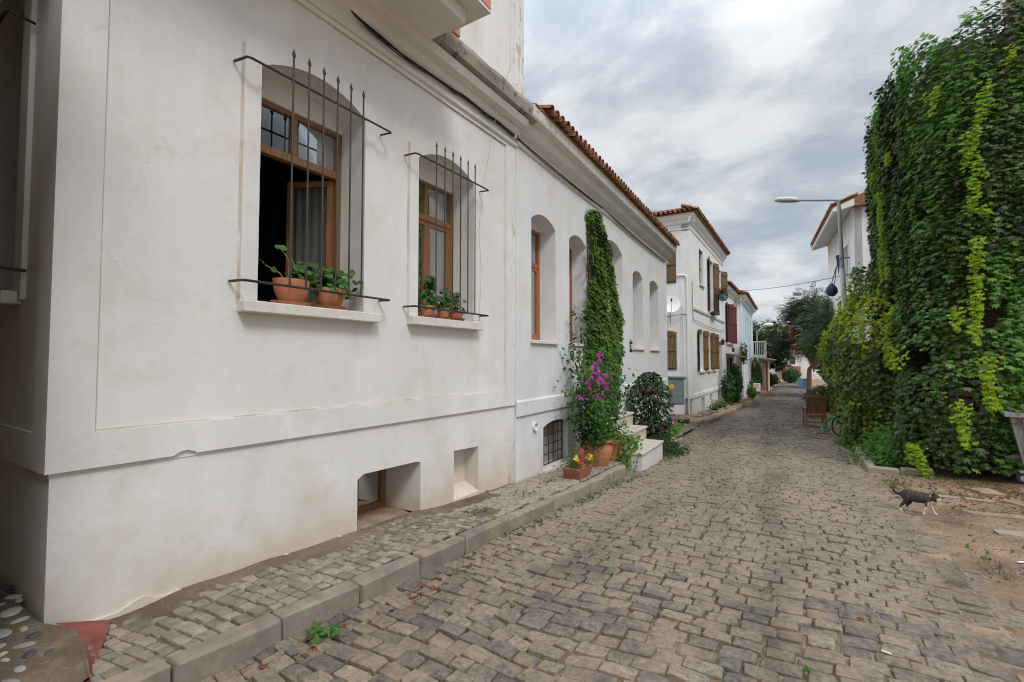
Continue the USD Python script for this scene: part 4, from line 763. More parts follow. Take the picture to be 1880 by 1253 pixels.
for s in np.linspace(4.86, 6.05, 9): P('baluster', tube([C.pt(s, 4.1, .26), C.pt(s, 5.02, .26)], .011, 5), 'iron', h3)
P('wall_lamp', MB().add(lathe([(0, .0), (.07, .03), (.11, .24), (.12, .25), (.03, .34), (0, .36)], C.pt(7.0, 2.45, .3), 8)).add(tube([C.pt(7.0, 2.82, .3), C.pt(7.0, 2.88, .15), C.pt(7.0, 2.75, 0)], .012, 5)), 'iron', h3)
P('drainpipe', MB().add(tube([Cs.pt(-.55, 5.3, .04), Cs.pt(-.22, 5.28, .06), Cs.pt(-.12, 5.15, .06), Cs.pt(-.12, -1.0, .06)], .03, 8)).add(tube([Cs.pt(-.3, 4.0, .05), Cs.pt(-.3, -1, .05)], .018, 6)), 'white_paint', h3, smooth=50)
P('facade_cable', MB().add(tube([C.pt(.1, 5.0, .05), C.pt(.12, 4.4, .05), C.pt(.14, 3.4, .06)], .012, 5)).add(tube(sag(C.pt(.14, 3.4, .06), C.pt(9.6, 3.4, .06), .12, 20), .012, 5)), 'cable', h3)
fb = thing('window_box', 'teal window box with red and green plants on the upper balcony of the shuttered house', 'window box', C.pt(6.2, 4.85, .4))
P('box', C.box(5.8, 6.85, 4.85, 5.12, .3, .56, .015), 'teal', fb); pl = C.pt(rng.uniform(5.75, 6.9, 160), rng.uniform(5.1, 5.38, 160), rng.uniform(.25, .65, 160))
foliage(fb, 'leaf', 'round', 'leaf_pot', pl, rnd(160), rnd(160), np.full(160, .09)); pl = C.pt(rng.uniform(5.8, 6.8, 26), rng.uniform(5.25, 5.5, 26), rng.uniform(.3, .6, 26)); foliage(fb, 'flower', 'petal5', 'petal_red', pl, rnd(26), rnd(26), np.full(26, .07), rest='flowers')
dish = thing('satellite_dish', 'white satellite dish on a bracket at the corner of the shuttered house', 'satellite dish', Cs.pt(-.7, 4.0, .4))
ax = unit(np.array([.32, -.9, .32])); bx_ = unit(np.cross([0, 0, 1], ax)); by_ = np.cross(ax, bx_); Md = np.stack([bx_, by_, ax], 1); cd = Cs.pt(-.72, 4.02, .5)
P('reflector', move(lathe([(0, -.09), (.15, -.075), (.30, -.03), (.385, .0), (.395, .006), (.385, .012), (.30, -.018), (.15, -.063), (0, -.078)], (0, 0, 0), 28), cd, 0, Md), 'white_paint', dish, smooth=50)
P('feed_arm', tube([cd + Md @ [0, -.37, 0], cd + Md @ [0, -.2, .33], cd + Md @ [0, -.02, .42]], .012, 6), 'steel', dish); P('feed_horn', move(ellipsoid((0, 0, 0), (.04, .04, .07), 1), cd + Md @ [0, 0, .42], 0, None), 'cable', dish)
P('bracket', MB().add(tube([cd - ax * .1, cd - ax * .18 - [0, 0, .1], cd - ax * .2 - [0, 0, .75]], .02, 6)).add(tube([Cs.pt(-.9, 3.5, .45), Cs.pt(-.2, 3.62, .02)], .018, 6)).add(tube([Cs.pt(-.85, 3.55, .4), Cs.pt(-.9, 3.5, .02)], .018, 6)), 'steel', dish)
cab = thing('utility_cabinet', 'grey metal electricity cabinet with a yellow warning disc against the white side wall', 'cabinet', Cs.pt(-.65, -.8, .3))
P('plinth', Cs.box(-1.25, -.27, -1.1, -.27, .0, .42, .02), 'plaster_far', cab); P('body', Cs.box(-1.22, -.30, -.268, .86, .02, .38, .01), 'cabinet_grey', cab); P('lid', Cs.box(-1.28, -.24, .862, .95, .0, .44, .02), 'cabinet_grey', cab)
dr = P('door', Cs.box(-1.15, -.37, -.2, .80, .381, .395, .004), 'cabinet_grey', cab); P('handle', Cs.box(-1.0, -.92, .12, .26, .396, .43, .008), 'steel', dr)
dv, df = lathe([(0, .004), (.085, .004), (.09, 0)], (0, 0, 0), 20); ds = P('warning_disc', Cs.map(np.column_stack([dv[:, 0] - .74, dv[:, 1] + .52, dv[:, 2] + .396]), df), 'yellow', cab)
P('bolt_symbol', Cs.poly(Polygon([(-.725, .575), (-.77, .513), (-.742, .513), (-.755, .46), (-.708, .525), (-.735, .525)]), .4015, .403), 'black', ds)
# stone platform along house 3
pf3 = thing('stone_platform', None, None, kind='structure')
yv = 18.6
while yv < 30.5:
    L = R.uniform(.5, 1.0); x = float(XLf(yv)); z = float(G(yv)); v, f = cbox(-.35, 0.05, 0, L - .03, -.35, .10 + R.uniform(0, .06), .05); P('border_stone', move((v, f), (x + R.uniform(-.05, .03), yv, z), .02), 'rubble', pf3, smooth=30); yv += L
yy_ = np.linspace(18.7, 31, 40); Vp = []; 
for yq in yy_:
    x1 = float(XLf(yq)) - .3; x0 = -6.6 if yq < 21.2 else -4.75
    for t in np.linspace(0, 1, 8): Vp.append((x0 + (x1 - x0) * t, yq, float(G(yq)) + .07 + .03 * R.random() + .05 * (yq < 21.3)))
i = (np.arange(39)[:, None] * 8 + np.arange(7)).ravel(); P('platform_top', (np.array(Vp), np.vstack([np.stack([i, i + 1, i + 9], 1), np.stack([i, i + 9, i + 8], 1)])), 'dirt', pf3, smooth=True)
for k in range(9): 
    yq = 19 + k * 1.25; P('rock', move(cbox(-.2, .2, -.25, .25, -.1, .1 + .05 * R.random(), .06), (R.uniform(-4.2, -3.9), yq, float(G(yq)) + .1), R.uniform(0, 3)), 'rubble', pf3, smooth=30)

# ------------------------------------------------------------------ houses 4 and 5, garden wall
D = Fr((-4.68, 31.08), -1.2)
h4 = thing('red_shuttered_house', 'narrow white house with dark red shutters between the shuttered corner house and the blue house', 'house', D.pt(2.5, -1, -1))
w4 = sbox(0, 5.6, -1.6, 6.1).difference(sbox(1.2, 4.0, 2.75, 5.2)).difference(sbox(.9, 4.3, -1.2, 1.8))
P('wall', D.poly(w4, -.3, 0), 'plaster_far', h4); P('house_body', MB().add(D.box(0, 5.6, -1.5, 6.1, -7, -6.8)).add(D.box(0, .2, -1.5, 6.1, -6.8, -.31)).add(D.box(.3, 5.5, -1.5, 6, -.8, -.75)), 'plaster_far', h4)
P('cornice', D.prof([(-.01, 5.75), (.06, 5.78), (.06, 5.9), (.2, 6.0), (.25, 6.1), (.25, 6.22), (-.01, 6.22)], -.0, 5.6), 'plaster_far', h4)
r4 = P('roof', D.prof([(.3, 6.23), (.3, 6.25), (-3.5, 7.6), (-7.1, 6.25), (-7.1, 6.23)], .0, 5.6), 'tile', h4); tiles(D, r4, 0.05, 5.6, .42, 6.25, math.atan(.36), 2)
for k in range(4): plank_shutter(swung(D, 1.15 + .82 * k, (165, 30, 20, 25)[k]), h4, 0, .55, 2.72, 5.2, 0, 'shutter_red')
P('window', frame_rect(D, 1.2, 4.0, 2.75, 5.2, -.2, -.14, .1), 'shutter_red', h4); P('window_sill', D.box(1.1, 4.1, 2.62, 2.748, -.1, .1, .01), 'sill_stone', h4)
P('door', MB().add(frame_rect(D, .9, 4.3, -1.2, 1.8, -.2, -.1, .12)).add(plank := D.box(1.0, 2.2, -1.2, 1.7, -.16, -.1)), 'shutter_red', h4)
P('porch_roof', MB().add(D.prof([(0, 1.98), (.75, 1.80), (.75, 1.86), (0, 2.06)], .7, 4.8)), 'rust', h4)
P('wall_lamp', MB().add(lathe([(0, 0), (.06, .03), (.09, .22), (0, .34)], D.pt(.8, 2.1, .4), 8)).add(tube([D.pt(.8, 2.42, .4), D.pt(.8, 2.5, 0)], .015, 5)), 'iron', h4)
E5 = Fr((-4.4, 36.6), -2.5); E5s = Fr((-4.4, 36.6), -2.5, 'south')
h5 = thing('blue_house', 'pale blue two storey house with white trim and a white railed balcony', 'house', E5.pt(5, -1, -2))
L5 = 12; w5 = sbox(0, L5, -1.8, 6.0)
wn5 = [(3.2, 4.1, 2.3, 5.0), (5.6, 6.5, 2.3, 5.0), (8.8, 9.7, 2.1, 5.0)]; wl5 = [(3.0, 3.9, -.9, 1.4), (5.4, 6.4, -.9, 1.4), (8.6, 9.8, -1.4, 1.4)]
for a, b, z0, z1 in wn5 + wl5: w5 = w5.difference(sbox(a, b, z0, z1))
P('wall', E5.poly(w5.intersection(sbox(0, L5, 1.8, 6)), -.3, 0), 'plaster_blue', h5); P('lower_wall', E5.poly(w5.intersection(sbox(0, L5, -1.8, 1.8)), -.3, 0), 'plaster_far', h5)
P('side_wall', E5s.box(-6, -.01, 1.8, 6, -.3, 0), 'plaster_blue', h5); P('lower_side_wall', E5s.box(-6, -.01, -1.8, 1.8, -.3, 0), 'plaster_far', h5)
P('corner_trim', MB().add(E5.box(-.012, .7, 1.82, 6, -.01, .03)).add(E5s.box(-.7, .028, 1.82, 6, -.01, .03)).add(E5.box(L5 - .6, L5 + .01, -1.8, 6, -.01, .03)).add(E5.box(0, L5, 1.7, 1.82, -.01, .05)), 'white_paint', h5)
P('house_body', MB().add(E5.box(.3, L5, -1.8, 6, -7, -6.8)).add(E5.box(L5 - .3, L5, -1.8, 6, -6.8, -.31)).add(E5.box(.4, L5 - .4, -1.8, 5.9, -1, -.95)), 'plaster_blue', h5)
P('cornice', MB().add(E5.prof([(-.01, 5.7), (.08, 5.75), (.1, 5.9), (.3, 6.0), (.35, 6.15), (-.01, 6.15)], -.3, L5 + .2)).add(E5s.prof([(-.01, 5.7), (.08, 5.75), (.1, 5.9), (.3, 6.0), (.35, 6.15), (-.01, 6.15)], -6, .3)), 'white_paint', h5)
rv = np.array([E5.pt(-.4, 6.16, .42), E5.pt(L5 + .3, 6.16, .42), E5.pt(L5 + .3, 6.16, -7.2), E5.pt(-.4, 6.16, -7.2), E5.pt(3.4, 7.6, -3.4), E5.pt(L5 - 3.4, 7.6, -3.4)])
r5 = P('roof', (rv, np.array([(0, 1, 5), (0, 5, 4), (1, 2, 5), (2, 3, 4), (2, 4, 5), (3, 0, 4), (0, 2, 1), (0, 3, 2)])), 'tile', h5)
tiles(E5, r5, -.4, L5 + .2, .48, 6.19, math.atan(1.44 / 3.8), 2, single=False); tiles(E5s, r5, -4, .4, .48, 6.19, math.atan(1.44 / 3.8), 2, single=False)
for a, b, z0, z1 in wn5 + wl5:
    w = P('window', frame_rect(E5, a, b, z0, z1, -.2, -.14, .08), 'white_paint', h5); P('pane', E5.box(a + .07, b - .07, z0 + .07, z1 - .07, -.17, -.165), 'glass', w)
    P('window_trim', frame_rect(E5, a - .14, b + .14, z0 - .14, z1 + .14, -.01, .025, .14), 'white_paint', h5)
b5 = P('balcony', MB().add(E5.box(8.3, 10.6, 1.84, 2.06, 0, 1.15, .01)), 'white_paint', h5)
P('rail', MB().add(E5.box(8.3, 8.36, 3.12, 3.2, .05, 1.15)).add(E5.box(8.3, 10.6, 3.12, 3.2, 1.08, 1.15)).add(E5.box(8.3, 8.37, 2.06, 3.26, 1.07, 1.16)).add(E5.box(10.5, 10.6, 2.06, 3.26, 1.07, 1.16)), 'white_paint', b5)
for k in range(7): P('baluster', E5.box(8.31, 8.35, 2.06, 3.12, .1 + .145 * k, .14 + .145 * k), 'white_paint', b5)
for k in range(14): P('baluster', E5.box(8.5 + .145 * k, 8.54 + .145 * k, 2.06, 3.12, 1.09, 1.13), 'white_paint', b5)
P('wall_lamp', MB().add(lathe([(0, 0), (.09, .04), (.13, .3), (0, .46)], E5.pt(5.0, 1.0, .5), 8)).add(tube([E5.pt(5, 1.44, .5), E5.pt(5, 1.5, 0)], .02, 5)), 'iron', h5)
gw = thing('ochre_gatehouse', 'small ochre stone gatehouse with a tiled canopy and dark red door past the blue house', 'gatehouse', (-4.6, 51.8, -1.3))
P('wall', MB().add(bx(-9, -4.15, 51.6, 56, -1.6, 1.6)), 'plaster_ochre', gw); P('door', bx(-4.149, -4.05, 51.75, 53, -1.35, 1.5), 'shutter_red', gw)
P('canopy', hull([(-4.9, 51.2, 1.75), (-3.5, 51.2, 1.6), (-3.5, 56.2, 1.6), (-4.9, 56.2, 1.75), (-4.9, 51.2, 1.95), (-3.5, 51.2, 1.68), (-3.5, 56.2, 1.68), (-4.9, 56.2, 1.95)]), 'tile', gw)
for k in range(12): P('quoin', cbox(-4.72 - .25 * (k % 2), -4.14, 51.55, 51.62, -1.4 + .25 * k, -1.17 + .25 * k, .01), 'rubble', gw)
sg = thing('street_board', 'small white notice board on a post by the plants of the blue house', 'sign', (-3.86, 40.4, -1.2))
P('post', tube([(-3.86, 40.4, -1.25), (-3.86, 40.4, -.4)], .03, 6), 'steel', sg); P('board', cbox(-4.1, -3.62, 40.36, 40.40, -.72, -.1, .01), 'white_paint', sg); P('printed_lines', MB().add(*[MB().add(bx(-4.03, -3.69, 40.352, 40.358, z, z + .04)) for z in [-.2]]).add(bx(-4.03, -3.75, 40.352, 40.358, -.32, -.28)).add(bx(-4.03, -3.7, 40.352, 40.358, -.44, -.40)), 'pink', sg)

# ------------------------------------------------------------------ right house behind the creeper
RH = Fr((1.5, 26), -5.9, 'west'); RHs = Fr((1.5, 26), -5.9, 'south')
h6 = thing('right_white_house', 'white house with a tiled eave and drainpipe rising behind the creeper wall on the right', 'house', RH.pt(3, -.8, -2))
P('wall', RH.poly(sbox(0, 8, -1.2, 8.5).difference(sbox(1.4, 3.0, 5.2, 7.1)), -.3, 0), 'plaster_far', h6); P('gable_wall', RHs.box(.01, 9, -1.2, 8.6, -.3, 0), 'plaster_far', h6)
P('house_body', MB().add(RH.box(7.7, 8, -1.2, 8.5, -9, -.31)).add(RH.box(.3, 7.7, -1, 8.4, -1.0, -.9)), 'plaster_far', h6)
w = P('window', frame_rect(RH, 1.4, 3.0, 5.2, 7.1, -.2, -.14, .09), 'white_paint', h6); P('pane', RH.box(1.5, 2.9, 5.3, 7.0, -.17, -.165), 'glass', w)
P('window_trim', frame_rect(RH, 1.22, 3.18, 5.02, 7.28, -.01, .03, .18), 'plaster_far', h6)
P('eave', RH.prof([(0, 8.45), (.75, 8.25), (.8, 8.3), (.8, 8.42), (0, 8.75)], -.35, 8.2), 'moulding', h6)
r6 = P('roof', MB().add(RH.prof([(.82, 8.44), (.82, 8.52), (-4.5, 10.6), (-9.5, 8.6), (-9.5, 8.5)], -.3, 8.2)), 'tile', h6)
tiles(RH, r6, -.3, 8.1, .85, 8.55, math.atan(2.08 / 5.32), 3)
P('drainpipe', MB().add(tube([RHs.pt(.75, 8.5, .08), RHs.pt(.78, 3, .08)], .06, 8)).add(RHs.box(.65, .88, 7.7, 7.85, .01, .16)), 'white_paint', h6, smooth=50)
P('gable_trim', RHs.prof([(-.01, 8.45), (.10, 8.47), (.12, 8.6), (-.01, 8.62)], -.5, 9), 'moulding', h6)
hs = thing('garden_hose', 'green hose hanging down the gable of the white house on the right', 'hose', RHs.pt(.9, 6, .1))
P('hose', tube([RHs.pt(1.02, 8.4, .14), RHs.pt(.95, 7.4, .14), RHs.pt(.75, 6.2, .15), RHs.pt(.45, 5.0, .15)], .025, 6), 'green_paint', hs, smooth=True)
P('wall_lamp', MB().add(tube([RH.pt(1.1, 6.4, 0), RH.pt(1.1, 6.4, .5)], .025, 5)).add(tube([RH.pt(1.1, 5.6, 0), RH.pt(1.1, 5.6, .35)], .025, 5)).add(hull([RH.pt(1.1, 6.55, .45) + np.array(d) for d in ((0, .1, 0), (0, -.1, 0), (.1, 0, 0), (-.1, 0, 0), (0, .05, -.95), (0, -.05, -.95))])), 'blue_paint', h6)

# ------------------------------------------------------------------ old building under the creeper, stone parts in view
ob = thing('old_stone_building', 'old rubble stone building almost wholly covered by creeper on the right', 'building', (3.5, 15, 0))
P('wall', MB().add(hull([(x, y, z) for x, y in ((2.15, 12.75), (1.95, 19.6), (9.5, 19.6), (9.5, 12.75)) for z in (-1, 8.0)])), 'rubble_mortar', ob)
rs = random.Random(9); zr = -.25
while zr < 1.1:
    x = 2.2; hgt = rs.uniform(.16, .30)
    while x < 6.2:
        wd = rs.uniform(.2, .5)
        v, f = cbox(x + .012, x + wd - .012, 12.56 + rs.uniform(-.05, .03), 12.8, zr + .01, zr + hgt - .012, .035); v = v + np.array([[rs.uniform(-.018, .018) for _ in range(3)] for _ in range(len(v))]); q = v
        P('stone', hull(q), 'rubble', ob, smooth=25); x += wd
    zr += hgt
P('chimney_stub', hull([(x, y, z) for x in (3.3, 3.75) for y in (12.8, 13.2) for z in (7.9, 8.75)]), 'rubble', ob)

# creeper surface
def resample(path, n):
    p = np.array(path, float); L = np.concatenate([[0], np.cumsum(np.linalg.norm(np.diff(p, axis=0), axis=1))]); s = np.linspace(0, L[-1], n); q = np.stack([np.interp(s, L, p[:, k]) for k in range(p.shape[1])], 1)
    return s, q
def creeper_points(path, ztop, zbot, thick, n, seed, layers=.35):
    """samples on a curtain of leaves along a plan path: positions, outward normals, path parameter and depth"""
    s, q = resample(path, 200)
    for _ in range(12): q[1:-1] = (q[:-2] + 2 * q[1:-1] + q[2:]) / 4
    t = np.gradient(q[:, :2], axis=0); nn = unit(np.stack([-t[:, 1], t[:, 0]], 1))
    u = rng.uniform(0, s[-1], n); zt_, zb_ = ztop(u), zbot(u); z = zb_ + (zt_ - zb_) * rng.random(n)
    P0 = np.stack([np.interp(u, s, q[:, 0]), np.interp(u, s, q[:, 1])], 1); N0 = unit(np.stack([np.interp(u, s, nn[:, 0]), np.interp(u, s, nn[:, 1])], 1))
    c = np.stack([u * 1.6, z * .55, 0 * u], -1); bul = meshkit.fbm(c, 4, seed); fine = meshkit.fbm(np.stack([u * 4, z * 1.6, 0 * u], -1), 3, seed + 5)
    d = thick(u, z) * (.5 + .55 * bul) + .26 * (fine - .5) - layers * rng.random(n) ** 2
    d = d + .25 * smooth(z, zt_ - .5, zt_) * (rng.random(n) - .3)
    pos = np.column_stack([P0 + N0 * d[:, None], z]); return pos, np.column_stack([N0, np.zeros(n)]), u, z, bul
cr = thing('creeper_wall', 'tall dense virginia creeper with lime young shoots covering the old stone building', 'climbing plant', (2.2, 13, -.5))
path = [(7.0, 12.55), (4.5, 12.5), (2.6, 12.4), (2.02, 12.7), (1.92, 15), (1.85, 17.5), (1.9, 19.8), (3.0, 20.0)]
pl_, pq_ = resample(path, 300)
# parameter where the corner and the far end lie
uc = np.interp(0, [0], [0]) + 4.65; ue = 12.0
def ztop(u): return np.interp(u, [0, 2.5, 3.6, 4.65, 5.5, 7.5, 9.5, 11.4, 12.2, 13], [8.8, 8.6, 8.4, 8.3, 8.35, 8.5, 8.7, 8.5, 7.9, 7.0]) + .35 * (meshkit.fbm(np.stack([u * 2.2, 0 * u, 0 * u], -1), 3, 4) - .5)
def zbot(u): return np.interp(u, [0, 2.4, 3.3, 3.7, 4.0, 5.2, 6, 13], [.75, .75, .55, .3, -.3, -.35, -.5, -.7]) + .5 * (meshkit.noise(np.stack([u * 3, 0 * u, 0 * u], -1), 2) - .5) * (u < 3.8)
def thick(u, z): return .42 + .55 * np.exp(-((u - 4.75) / .75) ** 2) * smooth(-z, -3.2, .3) + .12 * smooth(-z, -4, 0) - .2 * smooth(-z, -1.3, -.2) * (u < 3.7)
NL = 98000
pos, nrm, u, z, bul = creeper_points(path, ztop, zbot, thick, NL, 11)
keep = visible(pos, .12); pos, nrm, u, z, bul = pos[keep], nrm[keep], u[keep], z[keep], bul[keep]; NL = len(pos)
hole = meshkit.fbm(np.stack([u * 2.4, z * 1.2, 0 * u], -1), 3, 51); ok = hole > .27; pos, nrm, u, z = pos[ok], nrm[ok], u[ok], z[ok]; NL = len(pos)
mid = (meshkit.fbm(np.stack([u * 1.5, z * .45, 0 * u], -1), 3, 71) + rng.normal(0, .09, NL)) > .53
fn = nrm * .75 + np.array([0, 0, .75]) + rnd(NL, .33); ft_ = np.array([0, 0, -1.0]) + nrm * .35 + rnd(NL, .38); sz = np.clip(rng.lognormal(math.log(.082), .27, NL), .04, .135)
for m_, sel, nm, ns in (('leaf_ivy', ~mid, 'dark_leaf', 190), ('leaf_mid', mid, 'green_leaf', 60)): foliage(cr, nm, 'creeper_low', m_, pos[sel], fn[sel], ft_[sel], sz[sel], singles=ns, rest='dark_foliage' if m_ == 'leaf_ivy' else 'green_foliage')
def on_curtain(u_, z_, out):
    s, q = resample(path, 200)
    for _ in range(12): q[1:-1] = (q[:-2] + 2 * q[1:-1] + q[2:]) / 4
    t = np.gradient(q[:, :2], axis=0); nn = unit(np.stack([-t[:, 1], t[:, 0]], 1)); b = meshkit.fbm(np.stack([u_ * 1.6, z_ * .55, 0 * u_], -1), 4, 11)
    d = thick(u_, z_) * (.5 + .55 * b) + out; k = np.stack([np.interp(u_, s, nn[:, 0]), np.interp(u_, s, nn[:, 1])], 1)
    return np.column_stack([np.stack([np.interp(u_, s, q[:, 0]), np.interp(u_, s, q[:, 1])], 1) + k * d[:, None], z_]), np.column_stack([k, 0 * u_])
strands = [  # u, z from, z to, sideways drift, leaves
    (4.24, 6.8, 5.4, .18, 70), (4.36, 5.35, 4.4, .06, 50), (4.42, 5.9, 5.2, .04, 26), (4.40, 4.45, 4.3, -.12, 14), (4.8, 7.0, 6.5, 0, 26), (7.6, 5.9, 3.55, -1.4, 130), (7.4, 4.4, 3.6, -.6, 40), (6.0, 2.8, 1.55, -.8, 60), (4.38, 3.9, 2.0, .05, 110),
    (4.36, 1.7, .8, -.04, 60), (4.58, 2.6, 2.2, 0, 22), (4.56, .9, .15, -.06, 46), (9.6, .3, -.2, -1.6, 46), (4.95, .05, -.5, -.12, 60), (7.75, 6.5, 6.2, .1, 18), (3.2, 3.4, 3.0, .1, 16), (2.9, 7.4, 7.0, .2, 14), (5.2, 2.0, 1.5, -.1, 20), (3.9, 7.3, 7.0, .15, 16), (5.9, 6.3, 6.0, -.2, 14)]
sp_, sn_ = [], []
for (u0, za, zb, dr_, n) in strands:
    n = int(n * (2.0 if u0 < 5 else 3.0)); t = rng.random(n); uu = u0 + dr_ * t + rng.normal(0, .04 if u0 < 5 else .10, n) * (1 - .5 * t); zz = za + (zb - za) * t + rng.normal(0, .04, n); a, b = on_curtain(uu, zz, (.10 if u0 < 5 else .2) + .08 * rng.random(n)); sp_.append(a); sn_.append(b)
sp_, sn_ = np.vstack(sp_), np.vstack(sn_); n = len(sp_)
foliage(cr, 'young_leaf', 'creeper', 'leaf_lime', sp_, sn_ * .8 + np.array([0, 0, .7]) + rnd(n, .3), np.array([0, 0, -1.0]) + rnd(n, .4), rng.uniform(.05, .085, n), singles=45, rest='young_shoots')
n = 700; q, qn = on_curtain(rng.uniform(1.5, 9, n), rng.uniform(0, 8.0, n), .02 + .08 * rng.random(n)); foliage(cr, 'dry_leaf', 'creeper_low', 'leaf_dry', q[:60], qn[:60] + rnd(60, .4), rnd(60, .5) - [0, 0, 1], rng.uniform(.04, .07, 60), rest='dry_leaves'); foliage(cr, 'reddish_leaf', 'creeper_low', 'leaf_plum', q[260:], qn[260:] + rnd(440, .4), rnd(440, .5) - [0, 0, 1], rng.uniform(.05, .10, 440), rest='reddish_leaves')
bp, bn = on_curtain(rng.uniform(2.4, 11, 260), rng.uniform(2.5, 7.8, 260), .05 + .05 * rng.random(260)); bp = np.repeat(bp, 7, 0) + rnd(1820, .045)
foliage(cr, 'berry', 'round', 'berry', bp, rnd(1820), rnd(1820), np.full(1820, .03), rest='berries')
for k in range(7):
    u0 = R.uniform(2.6, 6.5); zz = np.linspace(-.3, R.uniform(.5, 1.4), 7); a, _ = on_curtain(u0 + .1 * np.sin(zz * 2 + k), zz, np.full(7, -.12)); P('vine_stem', tube(a, .014, 5), 'bark', cr, smooth=True)

# lower creeper hedge along the street
hd = thing('creeper_hedge', 'lower light green creeper hedge along the street behind the lamp post', 'climbing plant', (.8, 19, -.7))
hpath = [(2.1, 15.1), (1.45, 15.0), (1.02, 15.9), (.88, 18.0), (.85, 21.0), (.78, 24), (.7, 27), (.62, 30)]
def htop(u): return np.interp(u, [0, .9, 1.8, 2.8, 3.9, 5, 7, 10, 13, 15.5], [4.0, 4.0, 4.1, 4.35, 3.5, 3.6, 4.0, 3.7, 3.0, 2.3]) + .5 * (meshkit.fbm(np.stack([u * 1.6, 0 * u, 0 * u], -1), 3, 14) - .5)
def hbot(u): return -.6 - .02 * u
def hth(u, z): return .25 + .35 * smooth(-z, -3.4, -2.2) - .25 * smooth(z, 3.0, 3.6) - .42 * smooth(-z, -1.0, -.3) * smooth(u, 2.3, 3.2)
hp_, hn_, u, z, bul = creeper_points(hpath, htop, hbot, hth, 24000, 33, .42)
top_n = 2600; ut = rng.uniform(0, 15.5, top_n); s_, q_ = resample(hpath, 100); tb = np.column_stack([np.interp(ut, s_, q_[:, 0]) + rng.uniform(0, 1.6, top_n), np.interp(ut, s_, q_[:, 1]), htop(ut) - .25 * rng.random(top_n) + .1])
hp_ = np.vstack([hp_, tb]); hn_ = np.vstack([hn_, np.broadcast_to([-.3, 0, .9], tb.shape)]); zz = hp_[:, 2]; n = len(hp_)
leaf_tone = meshkit.fbm(hp_ * .8, 3, 61) + .10 * smooth(zz, 1.5, 3.5) + .09 * smooth(hp_[:, 1], 17, 22) + rng.normal(0, .05, n)  # sets leaf colour: more lime leaves higher up and farther along
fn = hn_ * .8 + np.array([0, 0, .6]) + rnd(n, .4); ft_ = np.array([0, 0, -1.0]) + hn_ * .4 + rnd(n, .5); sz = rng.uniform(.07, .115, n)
for m_, sel, nm in (('leaf_ivy', leaf_tone < .5, 'dark_foliage'), ('leaf_hedge', (leaf_tone >= .5) & (leaf_tone < .66), 'green_foliage'), ('leaf_lime', leaf_tone >= .66, 'young_shoots')): foliage(hd, 'leaf', 'creeper_low', m_, hp_[sel], fn[sel], ft_[sel], sz[sel], rest=nm)
P('hedge_core', hull([(x, y, z) for x, y in ((1.35, 15.6), (1.25, 18), (1.15, 24), (1.0, 29.5), (2.2, 29.5), (2.3, 15.6)) for z in (-1, 2.2)]), 'rubble_mortar', hd)
# undergrowth along the foot of the hedge
ug = thing('undergrowth', 'low green weeds and shrubs along the foot of the creeper hedge', 'weeds', (.9, 14.5, -.6), kind='stuff')
n = 2600; t = rng.random(n); x = np.interp(t, [0, .5, 1], [.95, .95, .55]) + rng.normal(0, .22, n) + .25; y = 12.6 + 4.6 * t + rng.normal(0, .2, n); z = H(x, y) + np.abs(rng.normal(0, .22, n)) * np.exp(-((x - 1.3) / .5) ** 2) * 1.6
pos = np.column_stack([x, y, z]); foliage(ug, 'leaf', 'three', 'leaf_hedge', pos[:900], rnd(900, .5) + [-.3, -.4, .8], rnd(900), rng.uniform(.05, .09, 900), rest='pale_foliage'); foliage(ug, 'leaf', 'three', 'leaf_mid', pos[900:], rnd(1700, .5) + [-.3, -.4, .8], rnd(1700), rng.uniform(.06, .10, 1700), rest='foliage')

# creeper on house 2
cv = thing('door_creeper', 'narrow green creeper climbing the long white house beside its front door', 'climbing plant', B.pt(3.6, -.3, .3))
n = 7000; z = rng.uniform(.2, 4.8, n); lo = np.interp(z, [.2, .6, 1.2, 2, 3, 4, 4.4, 4.75], [3.5, 3.2, 2.95, 2.8, 2.85, 2.95, 3.02, 3.1]); hi = np.interp(z, [.2, .6, 1.2, 2, 3, 3.5, 4.0, 4.3, 4.75], [4.1, 4.45, 4.7, 4.7, 4.6, 4.4, 3.95, 3.55, 3.4])
fz = lambda sd_, k: (meshkit.fbm(np.stack([z * k, 0 * z + sd_, 0 * z], -1), 3, sd_) - .5); lo = lo + .4 * fz(4, 1.7) + .25 * fz(7, 5); hi = hi + .6 * fz(9, 1.6) + .3 * fz(12, 5); s = lo + (hi - lo) * rng.random(n) + rng.normal(0, .05, n); b = meshkit.fbm(np.stack([s * 2.2, z * 1.0, 0 * s], -1), 3, 41); mid_ = 1 - np.abs((s - (lo + hi) / 2) / ((hi - lo) / 2 + .05)) ** 2; o = .06 + (.10 + .42 * b) * np.clip(mid_, 0, 1) ** .5 * np.interp(z, [0, 1, 4, 4.8], [.9, 1, .9, .5]) - .12 * rng.random(n)
pos = B.pt(s, z, np.maximum(o, .03)); leaf_tone = meshkit.fbm(np.stack([s * 2, z * 1.2, 0 * s], -1), 3, 44) + rng.normal(0, .05, n) + .22 * smooth(z, 3.6, 4.3)
fn = B.n * .8 + np.array([0, 0, .6]) + rnd(n, .35); ft_ = np.array([0, 0, -1.0]) + rnd(n, .4); sz = rng.uniform(.055, .115, n)
foliage(cv, 'leaf', 'creeper', 'leaf_mid', pos[leaf_tone < .58], fn[leaf_tone < .58], ft_[leaf_tone < .58], sz[leaf_tone < .58], singles=120, rest='foliage'); foliage(cv, 'young_leaf', 'creeper', 'leaf_hedge', pos[leaf_tone >= .58], fn[leaf_tone >= .58], ft_[leaf_tone >= .58], sz[leaf_tone >= .58], rest='young_shoots')
